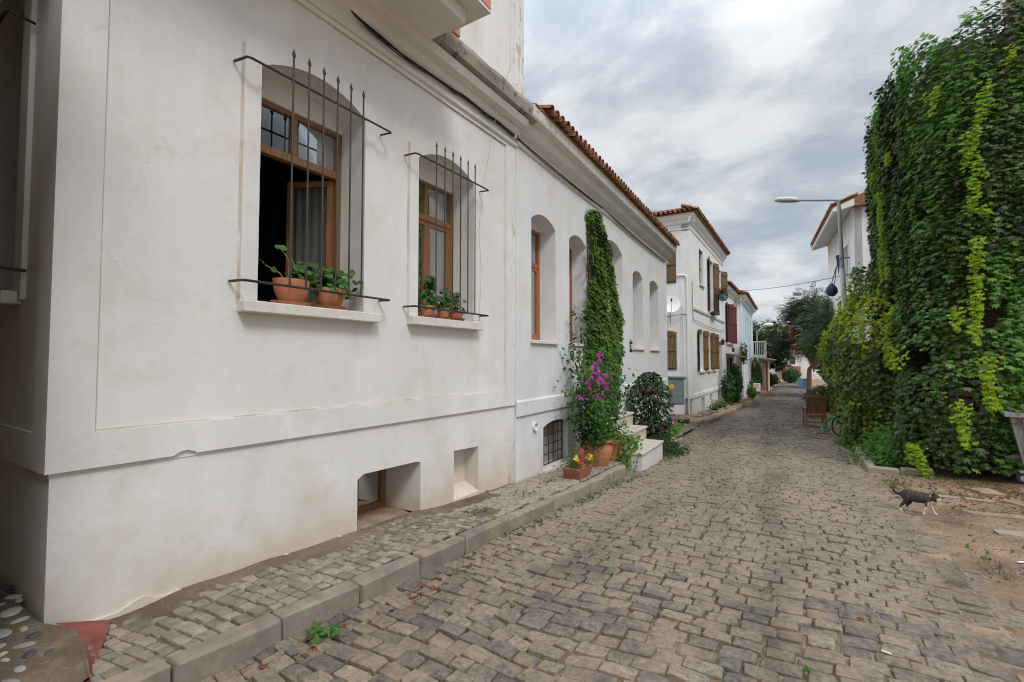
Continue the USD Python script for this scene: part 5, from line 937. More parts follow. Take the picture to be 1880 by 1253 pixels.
for k in range(4): P('vine_stem', tube([B.pt(3.5 + .1 * k, -.35, .35), B.pt(3.4 + .15 * k, .6, .2), B.pt(3.2 + .2 * k, 2, .1), B.pt(2.9 + .1 * k, 4 - .3 * k, .06)], .018, 5), 'bark', cv, smooth=True)

# ------------------------------------------------------------------ plants on the pavement
def zpave(x, y): return float(G(y)) + .05
# bougainvillea in the big pot
bg = thing('bougainvillea', 'bougainvillea with magenta flowers in a large round clay pot on the pavement', 'potted plant', (-3.46, 8.35, zpave(0, 8.35)))
c0 = np.array([-3.46, 8.35, zpave(0, 8.35)]); pot(bg, c0, .30, .50, 'belly', 'terracotta')
brs = []
for k in range(28):
    a = R.uniform(0, 6.28); r_ = R.uniform(.2, .78); hgt = R.uniform(.4, 1.6) * (1.05 - .25 * (r_ > .5)); e = c0 + [r_ * math.cos(a) * .7 + .03, r_ * math.sin(a) * .95 - .22, .45 + hgt]
    if k == 0: e = B.pt(2.02, 2.45, .12)
    if k == 1: e = B.pt(1.75, 1.75, .2)
    if k == 2: e = c0 + [.1, -.75, 1.0]
    m_ = c0 + (e - c0) * .5 + [0, 0, .25]; q = np.array([c0 + [0, 0, .44], c0 * .6 + m_ * .4 + [0, 0, .1], m_, e]); tq = np.linspace(0, 1, 10)[:, None]; q = (1 - tq) ** 3 * q[0] + 3 * (1 - tq) ** 2 * tq * q[1] + 3 * (1 - tq) * tq ** 2 * q[2] + tq ** 3 * q[3]
    q[:, 0] = np.maximum(q[:, 0], -3.9 + .06 - .045 * (q[:, 1] - 6.23)); brs.append(q); P('stem', tube(q, np.linspace(.012, .003, 10), 5), 'bark', bg, smooth=True)
pl = np.vstack([q[R.randint(2, 9)] + rng.normal(0, .10, 3) for q in brs for _ in range(165)]); pl[:, 0] = np.maximum(pl[:, 0], -3.9 + .04 - .045 * (pl[:, 1] - 6.23)); n = len(pl)
foliage(bg, 'leaf', 'oval', 'leaf_dark', pl[:1100], rnd(1100, .6) + [.6, -.3, .6], rnd(1100, .7) + [0, 0, -.6], rng.uniform(.07, .115, 1100), singles=60, rest='foliage'); foliage(bg, 'leaf', 'oval', 'leaf_mid', pl[1100:], rnd(n - 1100, .6) + [.6, -.3, .6], rnd(n - 1100, .7) + [0, 0, -.5], rng.uniform(.06, .10, n - 1100), rest='pale_foliage')
for ce in [(.16, -.60, 1.78), (.2, -.50, 1.66), (.2, -.36, 1.72), (.25, -.30, 1.55), (.22, -.2, 1.60), (.16, -.72, 1.50), (.08, -.05, 2.0), (.22, .05, 1.62), (.12, -.88, 1.28), (.2, -.45, 1.32), (.2, -.62, 1.60), (.1, -.15, 1.85), (.2, -.1, 1.36)]:
    n = R.randint(6, 14); q = c0 + np.array(ce) + rng.normal(0, .05, (n, 3)); foliage(bg, 'flower', 'petal5', 'petal_magenta', q, rnd(n, .6) + [.6, -.5, .3], rnd(n), rng.uniform(.03, .05, n), singles=n)
q = c0 + np.array([.15, 0, 1.1]) + rng.normal(0, .2, (30, 3)); foliage(bg, 'pale_flower', 'petal5', 'petal_pale', q, rnd(30, .6) + [.6, -.5, .3], rnd(30), np.full(30, .022), rest='pale_flowers')
p2 = thing('potted_plant', 'rimmed clay pot with a low shrub behind the bougainvillea pot beside the steps', 'potted plant', (-3.42, 9.05, zpave(0, 9.05)))
c0 = np.array([-3.42, 9.1, zpave(0, 9.1)]); pot(p2, c0, .23, .44, 'plain', 'terracotta'); pl = c0 + np.column_stack([rng.normal(0, .15, 420), rng.normal(0, .15, 420), .42 + np.abs(rng.normal(0, .17, 420))])
foliage(p2, 'leaf', 'slim', 'leaf_mid', pl, rnd(420, .6) + [.4, -.4, .8], rnd(420), rng.uniform(.06, .1, 420), singles=40, rest='foliage')
pt_ = c0 + np.column_stack([rng.normal(.26, .09, 420), rng.normal(.15, .2, 420), rng.uniform(-.1, .5, 420)]); foliage(p2, 'leaf', 'three', 'leaf_hedge', pt_, rnd(420, .5) + [.6, -.3, .5], rnd(420, .5) + [0, 0, -1], rng.uniform(.05, .08, 420), rest='trailing_foliage')
fbx = thing('flower_trough', 'small brick red trough of red and yellow flowers by the barred basement window', 'planter', (-3.25, 7.1, zpave(0, 7.1)))
c0 = np.array([-3.27, 7.1, zpave(0, 7.1)]); vb, fb_ = cbox(-.15, .15, -.24, .24, 0, .2, .012); vb[:, :2] *= (1 + .25 * (vb[:, 2:3] / .2)) * .85; P('trough', move((vb, fb_), c0), 'terracotta_dark', fbx, smooth=30); P('soil', move(bx(-.13, .13, -.22, .22, .15, .202), c0), 'soil', fbx)
pl = c0 + np.column_stack([rng.normal(.03, .12, 700), rng.normal(0, .24, 700), .2 + np.abs(rng.normal(0, .12, 700))]); foliage(fbx, 'leaf', 'slim', 'leaf_grass', pl, rnd(700, .6) + [.3, -.3, .8], rnd(700) + [0, 0, .6], rng.uniform(.03, .06, 700), rest='foliage')
for m_, cl in (('petal_yellow', [(.05, -.2, .36), (.06, -.12, .30), (.12, .22, .34), (.1, .16, .3), (.14, -.02, .2), (.12, .3, .26)]), ('petal_red', [(.06, .05, .42), (.1, .0, .40), (.12, -.16, .26), (.1, -.05, .3)])):
    for ce in cl: q = c0 + np.array(ce) + rng.normal(0, .018, (4, 3)); foliage(fbx, 'flower', 'petal5', m_, q, rnd(4, .3) + [.6, -.5, .7], rnd(4), rng.uniform(.03, .042, 4), singles=4)
sh = thing('leafy_shrub', 'tall dark shrub with plum tinted leaves in a blue pot right of the steps', 'potted plant', (-3.75, 12.4, zpave(0, 12.4)))
c0 = np.array([-3.72, 12.35, zpave(0, 12.35)]); pot(sh, c0, .22, .34, 'plain', 'blue_paint'); n = 1500; w_ = rng.random(n); rr = .58 * np.sqrt(np.clip(np.sin(np.pi * np.clip(w_ * .92 + .08, 0, 1)), .05, 1)); an = rng.uniform(0, 6.28, n); q = np.sqrt(rng.random(n)) * rr
pl = c0 + np.column_stack([q * np.cos(an) + .1, q * np.sin(an) * 1.0 - .15, .2 + 1.65 * w_]); on = unit(np.column_stack([np.cos(an), np.sin(an), .5 + 0 * an]))
plum = meshkit.noise(pl * 2.2, 5) > .83; foliage(sh, 'leaf', 'broad', 'leaf_dark', pl[~plum], on[~plum] + rnd((~plum).sum(), .35) + [0, 0, .5], on[~plum] + [0, 0, -.8] + rnd((~plum).sum(), .3), rng.uniform(.075, .135, (~plum).sum()), singles=120, rest='foliage'); foliage(sh, 'plum_leaf', 'broad', 'leaf_plum', pl[plum], on[plum] + rnd(plum.sum(), .35) + [0, 0, .5], on[plum] + [0, 0, -.8] + rnd(plum.sum(), .3), rng.uniform(.10, .16, plum.sum()), singles=40, rest='plum_foliage')
for k in range(5): P('stem', tube([c0 + [0, 0, .3], c0 + [R.uniform(-.1, .2), R.uniform(-.3, .1), .9], c0 + [R.uniform(-.2, .3), R.uniform(-.4, .2), 1.6]], [.016, .012, .006], 5), 'bark', sh, smooth=True)
q = np.array([c0 + d for d in ([.5, .35, .55], [.55, .4, .45], [.35, .1, .95], [.5, .3, .3])]); foliage(sh, 'lime_leaf', 'broad', 'leaf_lime', q, np.array([.6, -.6, .5]) + 0 * q, np.array([.5, .3, -.4]) + 0 * q, np.full(4, .13), singles=4)
for (x, y, r, h, nm, fl, n) in [(-3.42, 12.85, .20, .26, 'orange clay pot with trailing greenery between the dark shrub and the kerb', None, 260), (-3.62, 14.2, .17, .22, 'clay pot with a pink flower at the end of the pavement', 'petal_magenta', 160), (-3.75, 15.0, .16, .2, 'low clay pot with green leaves at the lane corner behind the pink flower pot', None, 120)]:
    t = thing('potted_plant', nm, 'potted plant', (x, y, zpave(x, y))); c0 = np.array([x, y, zpave(x, y)]); pot(t, c0, r, h, 'plain', 'terracotta')
    pl = c0 + np.column_stack([rng.normal(.05, .13, n), rng.normal(0, .14, n), h * .9 + np.abs(rng.normal(0, .12, n)) - .0]); foliage(t, 'leaf', 'round', 'leaf_mid', pl, rnd(n, .5) + [.4, -.5, .6], rnd(n), rng.uniform(.05, .09, n), singles=24, rest='foliage')
    if fl: q = c0 + np.array([.08, -.02, h + .17]) + rng.normal(0, .05, (40, 3)); foliage(t, 'flower', 'petal5', fl, q, rnd(40, .6) + [.5, -.6, .4], rnd(40), np.full(40, .045), singles=40)
tr = thing('trailing_shrub', 'feathery dark green shrub spilling over the kerb right of the lowest step', 'shrub', (-3.05, 11.7, zpave(0, 11.7)))
n = 1100; pl = np.column_stack([rng.normal(-3.12, .2, n), rng.normal(11.75, .42, n), 0 * np.zeros(n)]); pl[:, 2] = G(pl[:, 1]) - .1 + np.abs(rng.normal(0, .2, n)) * np.exp(-((pl[:, 0] + 3.2) / .3) ** 2) + .1; foliage(tr, 'leaf', 'slim', 'leaf_dark', pl, rnd(n, .6) + [.5, -.3, .6], rnd(n, .6) + [.4, 0, -.3], rng.uniform(.07, .13, n))
# plants along houses 3-5
def bush(name, label, cat, c, r, n, kind, m, size, group=None, stems=3):
    t = thing(name, label, cat, c, group); c = np.array(c, float); v = rnd(n); v = unit(v) * rng.random((n, 1)) ** .4; v *= 1 + .5 * (meshkit.fbm(v * 2.2 + c, 3, int(c[1] * 7)) - .5)[:, None]; pl = c + np.array([0, 0, r[2]]) + v * np.array(r)
    foliage(t, 'leaf', kind, m, pl, v + rnd(n, .4) + [0, 0, .4], v + [0, 0, -.6] + rnd(n, .4), rng.uniform(.7, 1.2, n) * size)
    for k in range(stems): P('stem', tube([c, c + [R.uniform(-.3, .3) * r[0], R.uniform(-.3, .3) * r[1], r[2]]], .02, 5), 'bark', t)
    return t
bush('climbing_bush', 'dense green climber over the red house door', 'climbing plant', (-4.42, 33.8, -1.05), (.34, 1.0, 1.25), 1200, 'three', 'leaf_mid', .14)
bush('young_tree', 'slender leafy sapling by the door of the shuttered house', 'sapling', (-4.15, 28.6, -.9), (.35, .5, 1.0), 500, 'three', 'leaf_dark', .14)
bush('flower_bush', 'small shrub with flowers at the corner of the blue house', 'shrub', (-3.9, 37.2, -1.1), (.3, .5, .5), 380, 'oval', 'leaf_mid', .15)
bush('balcony_climber', 'bright green climber on the wall under the white balcony', 'climbing plant', (-4.55, 47.4, -1.25), (.45, 1.6, 1.5), 1100, 'three', 'leaf_hedge', .2)
bush('hanging_plant', 'plant hanging on the near corner of the blue house above the neighbouring door hood', 'plant', (-4.25, 36.4, 1.35), (.25, .3, .75), 360, 'oval', 'leaf_dark', .14)
bush('flower_shrub', 'reddish flowering shrub beside the notice board', 'shrub', (-4.2, 41.5, -1.2), (.35, .6, .75), 420, 'oval', 'leaf_dark', .16)
for k, (y, r) in enumerate([(23.5, .14), (24.6, .18), (25.8, .15)]):
    c0 = np.array([-4.0, y, float(G(y)) + .09]); t = thing('dark_planter', ['smallest', 'widest', 'farthest'][k] + ' black planter at the foot of the shuttered house wall', 'planter', c0); pot(t, c0, r, r * 1.3, 'plain', 'black'); n = 130; foliage(t, 'leaf', 'oval', 'leaf_mid', c0 + np.column_stack([rng.normal(0, .12, n), rng.normal(0, .15, n), r * 1.2 + np.abs(rng.normal(0, .12, n))]), rnd(n, .6) + [.4, -.5, .6], rnd(n), np.full(n, .09))

# ------------------------------------------------------------------ street lamps, wire
lp = thing('street_lamp', 'grey street lamp with a long arm rising from the creeper hedge on the right', 'street lamp', (.8, 18.4, -.7))
P('pole', tube([(.80, 18.4, -.8), (.765, 18.4, 3.3), (.69, 18.4, 6.72)], [.075, .07, .05], 10), 'steel', lp, smooth=50)
P('pole_sleeve', tube([(.7755, 18.4, 2.0), (.765, 18.4, 3.3), (.741, 18.4, 4.55)], [.079, .077, .073], 10), 'steel_pale', lp, smooth=50)
P('arm', tube([(.69, 18.4, 6.70), (.66, 18.4, 6.76), (-.45, 18.4, 6.96)], .035, 8), 'steel', lp, smooth=50)
hdv = MB().add(move(ellipsoid((0, 0, 0), (.38, .13, .085), 2), (-.75, 18.4, 7.04), 0, np.array([[.985, 0, .17], [0, 1, 0], [-.17, 0, .985]]))); P('lamp_head', hdv, 'lamp_cover', lp, smooth=True); P('lamp_base', move(ellipsoid((0, 0, 0), (.40, .12, .06), 2), (-.73, 18.4, 6.99), 0, np.array([[.985, 0, .17], [0, 1, 0], [-.17, 0, .985]])), 'steel', lp, smooth=True)
bb = thing('blue_hanging_bag', 'dark blue rounded bag hanging from a strap beside the lamp post', 'bag', (.42, 18.3, 3.9))
P('bag', move(lathe([(0, 0), (.09, .02), (.165, .12), (.16, .24), (.09, .36), (.03, .42), (0, .43)], (0, 0, 0), 16), (.44, 18.25, 3.66)), 'blue_paint', bb, smooth=True); P('strap', MB().add(tube([(.44, 18.25, 4.06), (.50, 18.28, 4.3), (.58, 18.3, 4.6), (.72, 18.35, 4.9)], .012, 6)).add(tube([(.5, 18.25, 4.0), (.54, 18.28, 4.2), (.58, 18.3, 4.6)], .011, 6)), 'blue_paint', bb, smooth=True)
wr = thing('overhead_wire', 'single overhead wire crossing the street from the shuttered house to the lamp post', 'wire', (-2, 24, 5)); P('wire', tube(sag((-4.62, 30.6, 5.75), (.73, 18.4, 4.32), .16, 24), .011, 5), 'cable', wr)
l2 = thing('street_lamp', 'distant street lamp with a white head beyond the blue house', 'street lamp', (-4.5, 52, -1.3)); P('pole', tube([(-4.72, 50.5, -1.4), (-4.72, 50.5, 4.3)], .06, 8), 'steel', l2); P('arm', tube([(-4.72, 50.5, 4.2), (-4.4, 50.5, 4.62), (-4.0, 50.5, 4.8)], .04, 6), 'steel_pale', l2); P('lamp_head', move(ellipsoid((0, 0, 0), (.45, .2, .17), 2), (-3.75, 50.5, 4.92), 0), 'white_paint', l2, smooth=True)

# ------------------------------------------------------------------ trees in the distance
def tree(label, base, h, crown, n, kind, m, size, trunk_r=.18, bark='bark', clumps=26, seed=0, name='tree'):
    t = thing(name, label, 'tree', base); base = np.array(base, float); q = np.random.default_rng(seed); cc = base + np.array([crown[3], crown[4], h - crown[2]])
    tk = MB().add(tube([base - [0, 0, .3], base + [.1, 0, h * .25], base + (cc - base) * .55, cc], [trunk_r * 1.3, trunk_r, trunk_r * .7, trunk_r * .25], 8))
    cl = []
    for k in range(clumps):
        v = unit(q.normal(0, 1, 3)); v[2] = v[2] * .9; p = cc + v * q.uniform(.45, .95) * np.array(crown[:3]); cl.append(p); st_ = base + (cc - base) * q.uniform(.35, .9)
        tk.add(tube([st_, st_ * .5 + p * .5 + [0, 0, .15 * h * .3], p], [trunk_r * .4, trunk_r * .22, trunk_r * .08], 5))
    P('trunk', tk, bark, t, smooth=True)
    cl = np.array(cl); idx = q.integers(0, clumps, n); r = np.array(crown[:3]) * .36; d = q.normal(0, 1, (n, 3)); d = unit(d) * q.random((n, 1)) ** .5; pl = cl[idx] + d * r * q.uniform(.8, 1.3, (clumps, 1))[idx]
    out = unit(pl - cc); P('crown', leafmesh(kind, pl, d * .5 + np.array([0, 0, .8]) + q.normal(0, .35, (n, 3)), out * .8 + d * .5 + np.array([0, 0, -.35]) + q.normal(0, .3, (n, 3)), q.uniform(.7, 1.25, n) * size), m, t)
    return t
tree('feathery dark green tree leaning over the street beyond the creeper hedge', (-.65, 46.5, -1.3), 8.6, (3.5, 3.4, 3.0, 1.2, -2.0), 5200, 'frond', 'leaf_tree', .62, .17, 'bark_pale', 34, 3)
tree('feathery dark tree behind the hedge, nearer than the street tree', (1.6, 33.5, -1.1), 6.6, (1.9, 2.4, 1.9, -.6, .3), 2000, 'frond', 'leaf_tree', .55, .14, 'bark', 22, 8)
tree('broad dark tree past the white balcony on the left of the street', (-6.3, 60.5, -1.4), 8.2, (3.3, 3.6, 3.4, .6, 0), 4200, 'three', 'leaf_tree', .42, .22, 'bark', 30, 5)
tree('rounded dark tree behind the broad tree at the street end', (-8.2, 72, -1.5), 8.4, (3.4, 3.2, 3.6, .2, 0), 2600, 'three', 'leaf_tree', .5, .2, 'bark', 24, 6)
tree('olive green tree behind the right side of the street end', (3.0, 62, -1.4), 8.2, (3.6, 3.2, 3.4, -.5, 0), 2400, 'three', 'leaf_tree', .5, .2, 'bark', 24, 16)
bush('round_bush', 'round green bush at the end of the street', 'bush', (-3.0, 76, -1.5), (1.1, 1.0, 1.1), 700, 'three', 'leaf_mid', .3)
bush('dark_hedge', 'dark clipped hedge below the broad tree on the left', 'hedge', (-4.9, 64, -1.4), (1.1, 1.6, .8), 700, 'three', 'leaf_dark', .28)
bush('low_shrub', 'dark low shrub behind the wooden armchair', 'shrub', (.25, 30.5, -1.0), (.9, 1.8, .62), 800, 'three', 'leaf_dark', .18)
# far white house and roofs
fh = thing('far_white_house', 'white house with a red awning and orange tiled roof closing the street', 'house', (-3.5, 96, -1.7))
P('wall', bx(-14, 3, 96, 103, -2.5, 2.9), 'plaster_far', fh); P('roof', hull([(-14.4, 95.4, 2.9), (3.4, 95.4, 2.9), (-14.4, 103.6, 2.9), (3.4, 103.6, 2.9), (-12, 99.5, 5.2), (1, 99.5, 5.2)]), 'tile', fh)
P('awning', hull([(-6.2, 95.98, .55), (-2.4, 95.98, .55), (-6.2, 94.6, -.25), (-2.4, 94.6, -.25), (-6.2, 94.6, -.5), (-2.4, 94.6, -.5)]), 'awning_red', fh)
for x in (-9.5, -5.6, -3.6, -.8): w = P('window', bx(x - .4, x + .4, 95.95, 95.99, .9, 2.2), 'shutter_wood', fh)
P('door', bx(-5.2, -3.2, 95.94, 95.99, -1.75, .1), 'room_dark', fh)
f2 = thing('far_cream_house', 'cream house with a steep red roof on the hill behind the street end', 'house', (2, 112, -2)); P('wall', bx(-4, 9, 112, 120, -2.5, 5.6), 'plaster_ochre', f2); P('roof', hull([(-4.4, 111.6, 5.6), (9.4, 111.6, 5.6), (-4.4, 120.4, 5.6), (9.4, 120.4, 5.6), (-2, 116, 8), (7, 116, 8)]), 'tile', f2)
for x in (-2.5, 0, 2.5, 5): P('window', bx(x - .45, x + .45, 111.95, 111.99, 2.6, 4.2), 'shutter_wood', f2)
f3 = thing('far_orange_house', 'pale house with orange roof rising left behind the awning house', 'house', (-10, 124, -2)); P('wall', bx(-14, -3, 124, 131, -2.5, 7.0), 'plaster_far', f3); P('roof', hull([(-14.4, 123.5, 7), (-2.6, 123.5, 7), (-14.4, 131.5, 7), (-2.6, 131.5, 7), (-12, 127.5, 9.6), (-5, 127.5, 9.6)]), 'tile', f3)
for x in (-12, -9.5, -7, -4.6): P('window', bx(x - .45, x + .45, 123.95, 123.99, 4.3, 5.9), 'shutter_wood', f3)
hill_x, hill_y = np.linspace(-260, 260, 60), np.linspace(170, 380, 18)
P('hills', grid(hill_x, hill_y, lambda X, Y: -6 + 26 * np.exp(-((Y - 320) / 90) ** 2) * (.55 + .6 * meshkit.fbm(np.stack([X * .012, Y * .012, 0 * X], -1), 3, 2)) * smooth(Y, 170, 290)), 'leaf_tree', smooth=True, kind='structure')
for k, (x, y) in enumerate([(-1.55, 61.0), (-1.15, 61.4)]):
    t = thing('street_bin', ['left', 'right'][k] + ' blue plastic waste bin of the pair by the far trees', 'bin', (x, y, float(G(y)))); z = float(G(y)) - .05
    P('body', hull([(x + a * .30 * s_, y + b * .30 * s_, z + zz) for a in (-1, 1) for b in (-1, 1) for s_, zz in ((.85, .08), (1.0, .95))]), 'blue_bin', t); P('lid', cbox(x - .33, x + .33, y - .33, y + .33, z + .951, z + 1.04, .02), 'blue_paint' if k else 'blue_bin', t)

# ------------------------------------------------------------------ wooden armchair
ch = thing('garden_armchair', 'slatted brown wooden armchair standing on the street with its back to us', 'chair', (0, 21, float(H(0, 21))))
co = np.array([-.10, 20.9, float(H(-.1, 20.9)) + .02]); ra = math.radians(12)
def CP(name, m, mat_='chair_wood', **k): P(name, move(m, co, ra), mat_, ch, **k)
for sx in (-.31, .31):
    CP('leg', hull([(sx + a, y + b, z) for a in (-.025, .025) for b in (-.03, .03) for y, z in ((-.16, 0), (-.08, .44))])); CP('leg', bx(sx - .025, sx + .025, .34, .40, 0, .66)); CP('armrest', cbox(sx - .04, sx + .04, -.22, .44, .66, .69, .008)); CP('back_post', hull([(sx * .95 + a, y + b, z) for a in (-.025, .025) for b in (-.02, .02) for y, z in ((-.08, .42), (-.30, 1.12))]))
for k in range(9): x = -.26 + .065 * k; CP('back_slat', hull([(x + a, y + b, z) for a in (-.024, .024) for b in (-.008, .008) for y, z in ((-.09, .50), (-.285, 1.08 + .03 * (1 - ((k - 4) / 4) ** 2)))]))
CP('back_rail', hull([(sx, -.30 + b, z) for sx in (-.3, .3) for b in (-.02, .02) for z in (1.07, 1.13)] + [(0, -.30 + b, 1.16) for b in (-.02, .02)])); CP('back_rail', bx(-.3, .3, -.12, -.08, .46, .51))
for k in range(7): CP('seat_slat', cbox(-.31, .31, -.08 + .07 * k, -.025 + .07 * k, .41, .432, .004))
for z in (.14, .30): CP('stretcher', bx(-.3, .3, -.16, -.13, z, z + .045))
CP('seat_rail', bx(-.3, .3, -.11, -.083, .34, .42)); CP('stretcher', bx(-.3, -.27, -.1, .36, .2, .24)); CP('stretcher', bx(.27, .3, -.1, .36, .2, .24))

# ------------------------------------------------------------------ bicycle and coiled hose
bk = thing('bicycle', 'old bicycle half buried in the creeper hedge with its wheel showing', 'bicycle', (.7, 18.6, float(H(.5, 18.6))))
bo = np.array([.62, 18.35, float(H(.45, 18.35)) + .34]); bd = unit(np.array([.85, .5, 0])); bup = np.array([0, 0, 1.0]); bn_ = np.cross(bd, bup)
def torus(c, R_, r, n=40, m=8): a = np.linspace(0, 2 * np.pi, n + 1); return tube(np.array(c) + R_ * (np.cos(a)[:, None] * bd + np.sin(a)[:, None] * bup), r, m, False)
for k, off in enumerate((0, 1.02)):
    c = bo + bd * off; wl_ = P('wheel', torus(c, .31, .02), 'rubber', bk, smooth=True); P('rim', torus(c, .288, .011), 'steel_pale', wl_, smooth=True)
    for a in np.arange(14) * math.pi / 7: P('spoke', tube([c, c + .285 * (math.cos(a) * bd + math.sin(a) * bup)], .0025, 4), 'steel', wl_)
j = lambda x, z: bo + bd * x + bup * z
P('frame', MB().add(tube([j(0, 0), j(.12, .45), j(.14, .62)], .016, 6)).add(tube([j(.12, .42), j(.62, .48)], .016, 6)).add(tube([j(.12, .35), j(.5, -.05), j(.62, .48)], .016, 6)).add(tube([j(.5, -.05), j(1.02, 0), j(.62, .45)], .012, 6)), 'bicycle_red', bk, smooth=True)
P('handlebar', MB().add(tube([j(.14, .62), j(.15, .74), j(.02, .82)], .014, 6)).add(tube([j(.05, .8) - bn_ * .28, j(.12, .78), j(.05, .8) + bn_ * .28], .013, 6)), 'steel', bk, smooth=True); P('saddle', move(ellipsoid((0, 0, 0), (.13, .08, .04), 2), j(.62, .56)), 'blue_paint', bk, smooth=True)
P('reflector', move(ellipsoid((0, 0, 0), (.03, .02, .03), 1), j(-.03, .42)), 'bicycle_red', bk); P('fender', tube([bo + .35 * (math.cos(a) * bd + math.sin(a) * bup) for a in np.linspace(.6, 2.9, 14)], .014, 6), 'green_paint', bk, smooth=True)
gh = thing('hose_coil', 'loose coil of green hose lying beside the armchair', 'hose', (.2, 19.0, -.7)); q = []
for a in np.linspace(0, 5.2 * math.pi, 70): r_ = .24 + .03 * math.sin(a * .7); q.append((.30 + r_ * math.cos(a) * .9, 18.9 + r_ * .5 * math.sin(a), float(G(18.9)) + .24 + .22 * math.sin(a + .8) + .004 * a))
P('hose', tube(q + [(.1, 18.6, float(G(18.6)) + .0), (-.05, 18.5, float(G(18.5)) - .02)], .016, 6), 'green_paint', gh, smooth=True); P('nozzle', tube([(-.05, 18.5, float(G(18.5)) - .015), (-.13, 18.46, float(G(18.46)) - .01)], .024, 8), 'pink', gh)

# ------------------------------------------------------------------ waste container at the right edge
dm = thing('waste_container', 'worn grey metal waste container on wheels at the right edge of the picture', 'waste container', (3.5, 12, -.5))
dz = float(H(3.0, 11.6)) + .0; dp = np.array([3.50, 11.92, dz]); ra = math.radians(-8)
def DP(name, m, mat_, par=dm, **k): return P(name, move(m, dp, ra), mat_, par, **k)
def shell(a0, b0, z0, a1, b1, z1, t=.02):
    o = [(sx * a, sy * b, z) for a, b, z in ((a0, b0, z0), (a1, b1, z1)) for sx, sy in ((-1, -1), (1, -1), (1, 1), (-1, 1))]; i_ = [(sx * (a - t), sy * (b - t), z) for a, b, z in ((a0, b0, z0 + t), (a1, b1, z1)) for sx, sy in ((-1, -1), (1, -1), (1, 1), (-1, 1))]
    F = [(3, 2, 1, 0)] + [(k, (k + 1) % 4, 4 + (k + 1) % 4, 4 + k) for k in range(4)] + [(8, 9, 10, 11)] + [(8 + k, 12 + k, 12 + (k + 1) % 4, 8 + (k + 1) % 4) for k in range(4)] + [(4 + k, 4 + (k + 1) % 4, 12 + (k + 1) % 4, 12 + k) for k in range(4)]
    return np.array(o + i_, float), np.vstack([np.array(F)[:, [0, 1, 2]], np.array(F)[:, [0, 2, 3]]])
bdy = DP('body', shell(.50, .36, .22, .68, .50, 1.17), 'bin_metal'); rim = MB()
for q in (bx(-.74, .74, -.56, -.49, 1.15, 1.22), bx(-.74, .74, .49, .56, 1.15, 1.22), bx(-.74, -.67, -.49, .49, 1.15, 1.22), bx(.67, .74, -.49, .49, 1.15, 1.22)): rim.add(q)
DP('rim', rim, 'bin_metal')
for sx in (-.5, .5): DP('rib', hull([(sx * f_ + a, -(.365 + .14 * f_ * .0) - .0 + y, z) for a in (-.03, .03) for f_, y, z in ((.8, .0, .25), (1.0, -.135, 1.12)) for y in (y, y - .03)]), 'bin_metal', bdy)
DP('bracket', hull([(x, y, z) for x, y, z in ((-.74, -.2, .42), (-.74, .2, .42), (-.52, -.2, .5), (-.52, .2, .5), (-.5, -.2, .25), (-.5, .2, .25))]), 'bin_metal')
for sx in (-.52, .52):
    for sy in (-.34, .34):
        wl_ = DP('wheel', move(fixw(*lathe([(.03, -.03), (.09, -.03), (.1, -.02), (.1, .02), (.09, .03), (.03, .03)], (0, 0, 0), 20)), (sx, sy, .10), 0, np.array([[1, 0, 0], [0, 0, 1], [0, -1, 0]])), 'rubber', dm, smooth=40); P('hub', move(move(lathe([(0, -.033), (.05, -.033), (.055, 0), (.05, .033), (0, .033)], (0, 0, 0), 14), (sx, sy, .10), 0, np.array([[1, 0, 0], [0, 0, 1], [0, -1, 0]])), dp, ra), 'steel', wl_)
        DP('fork', bx(sx - .05, sx + .05, sy - .05, sy + .05, .19, .23), 'bin_metal')

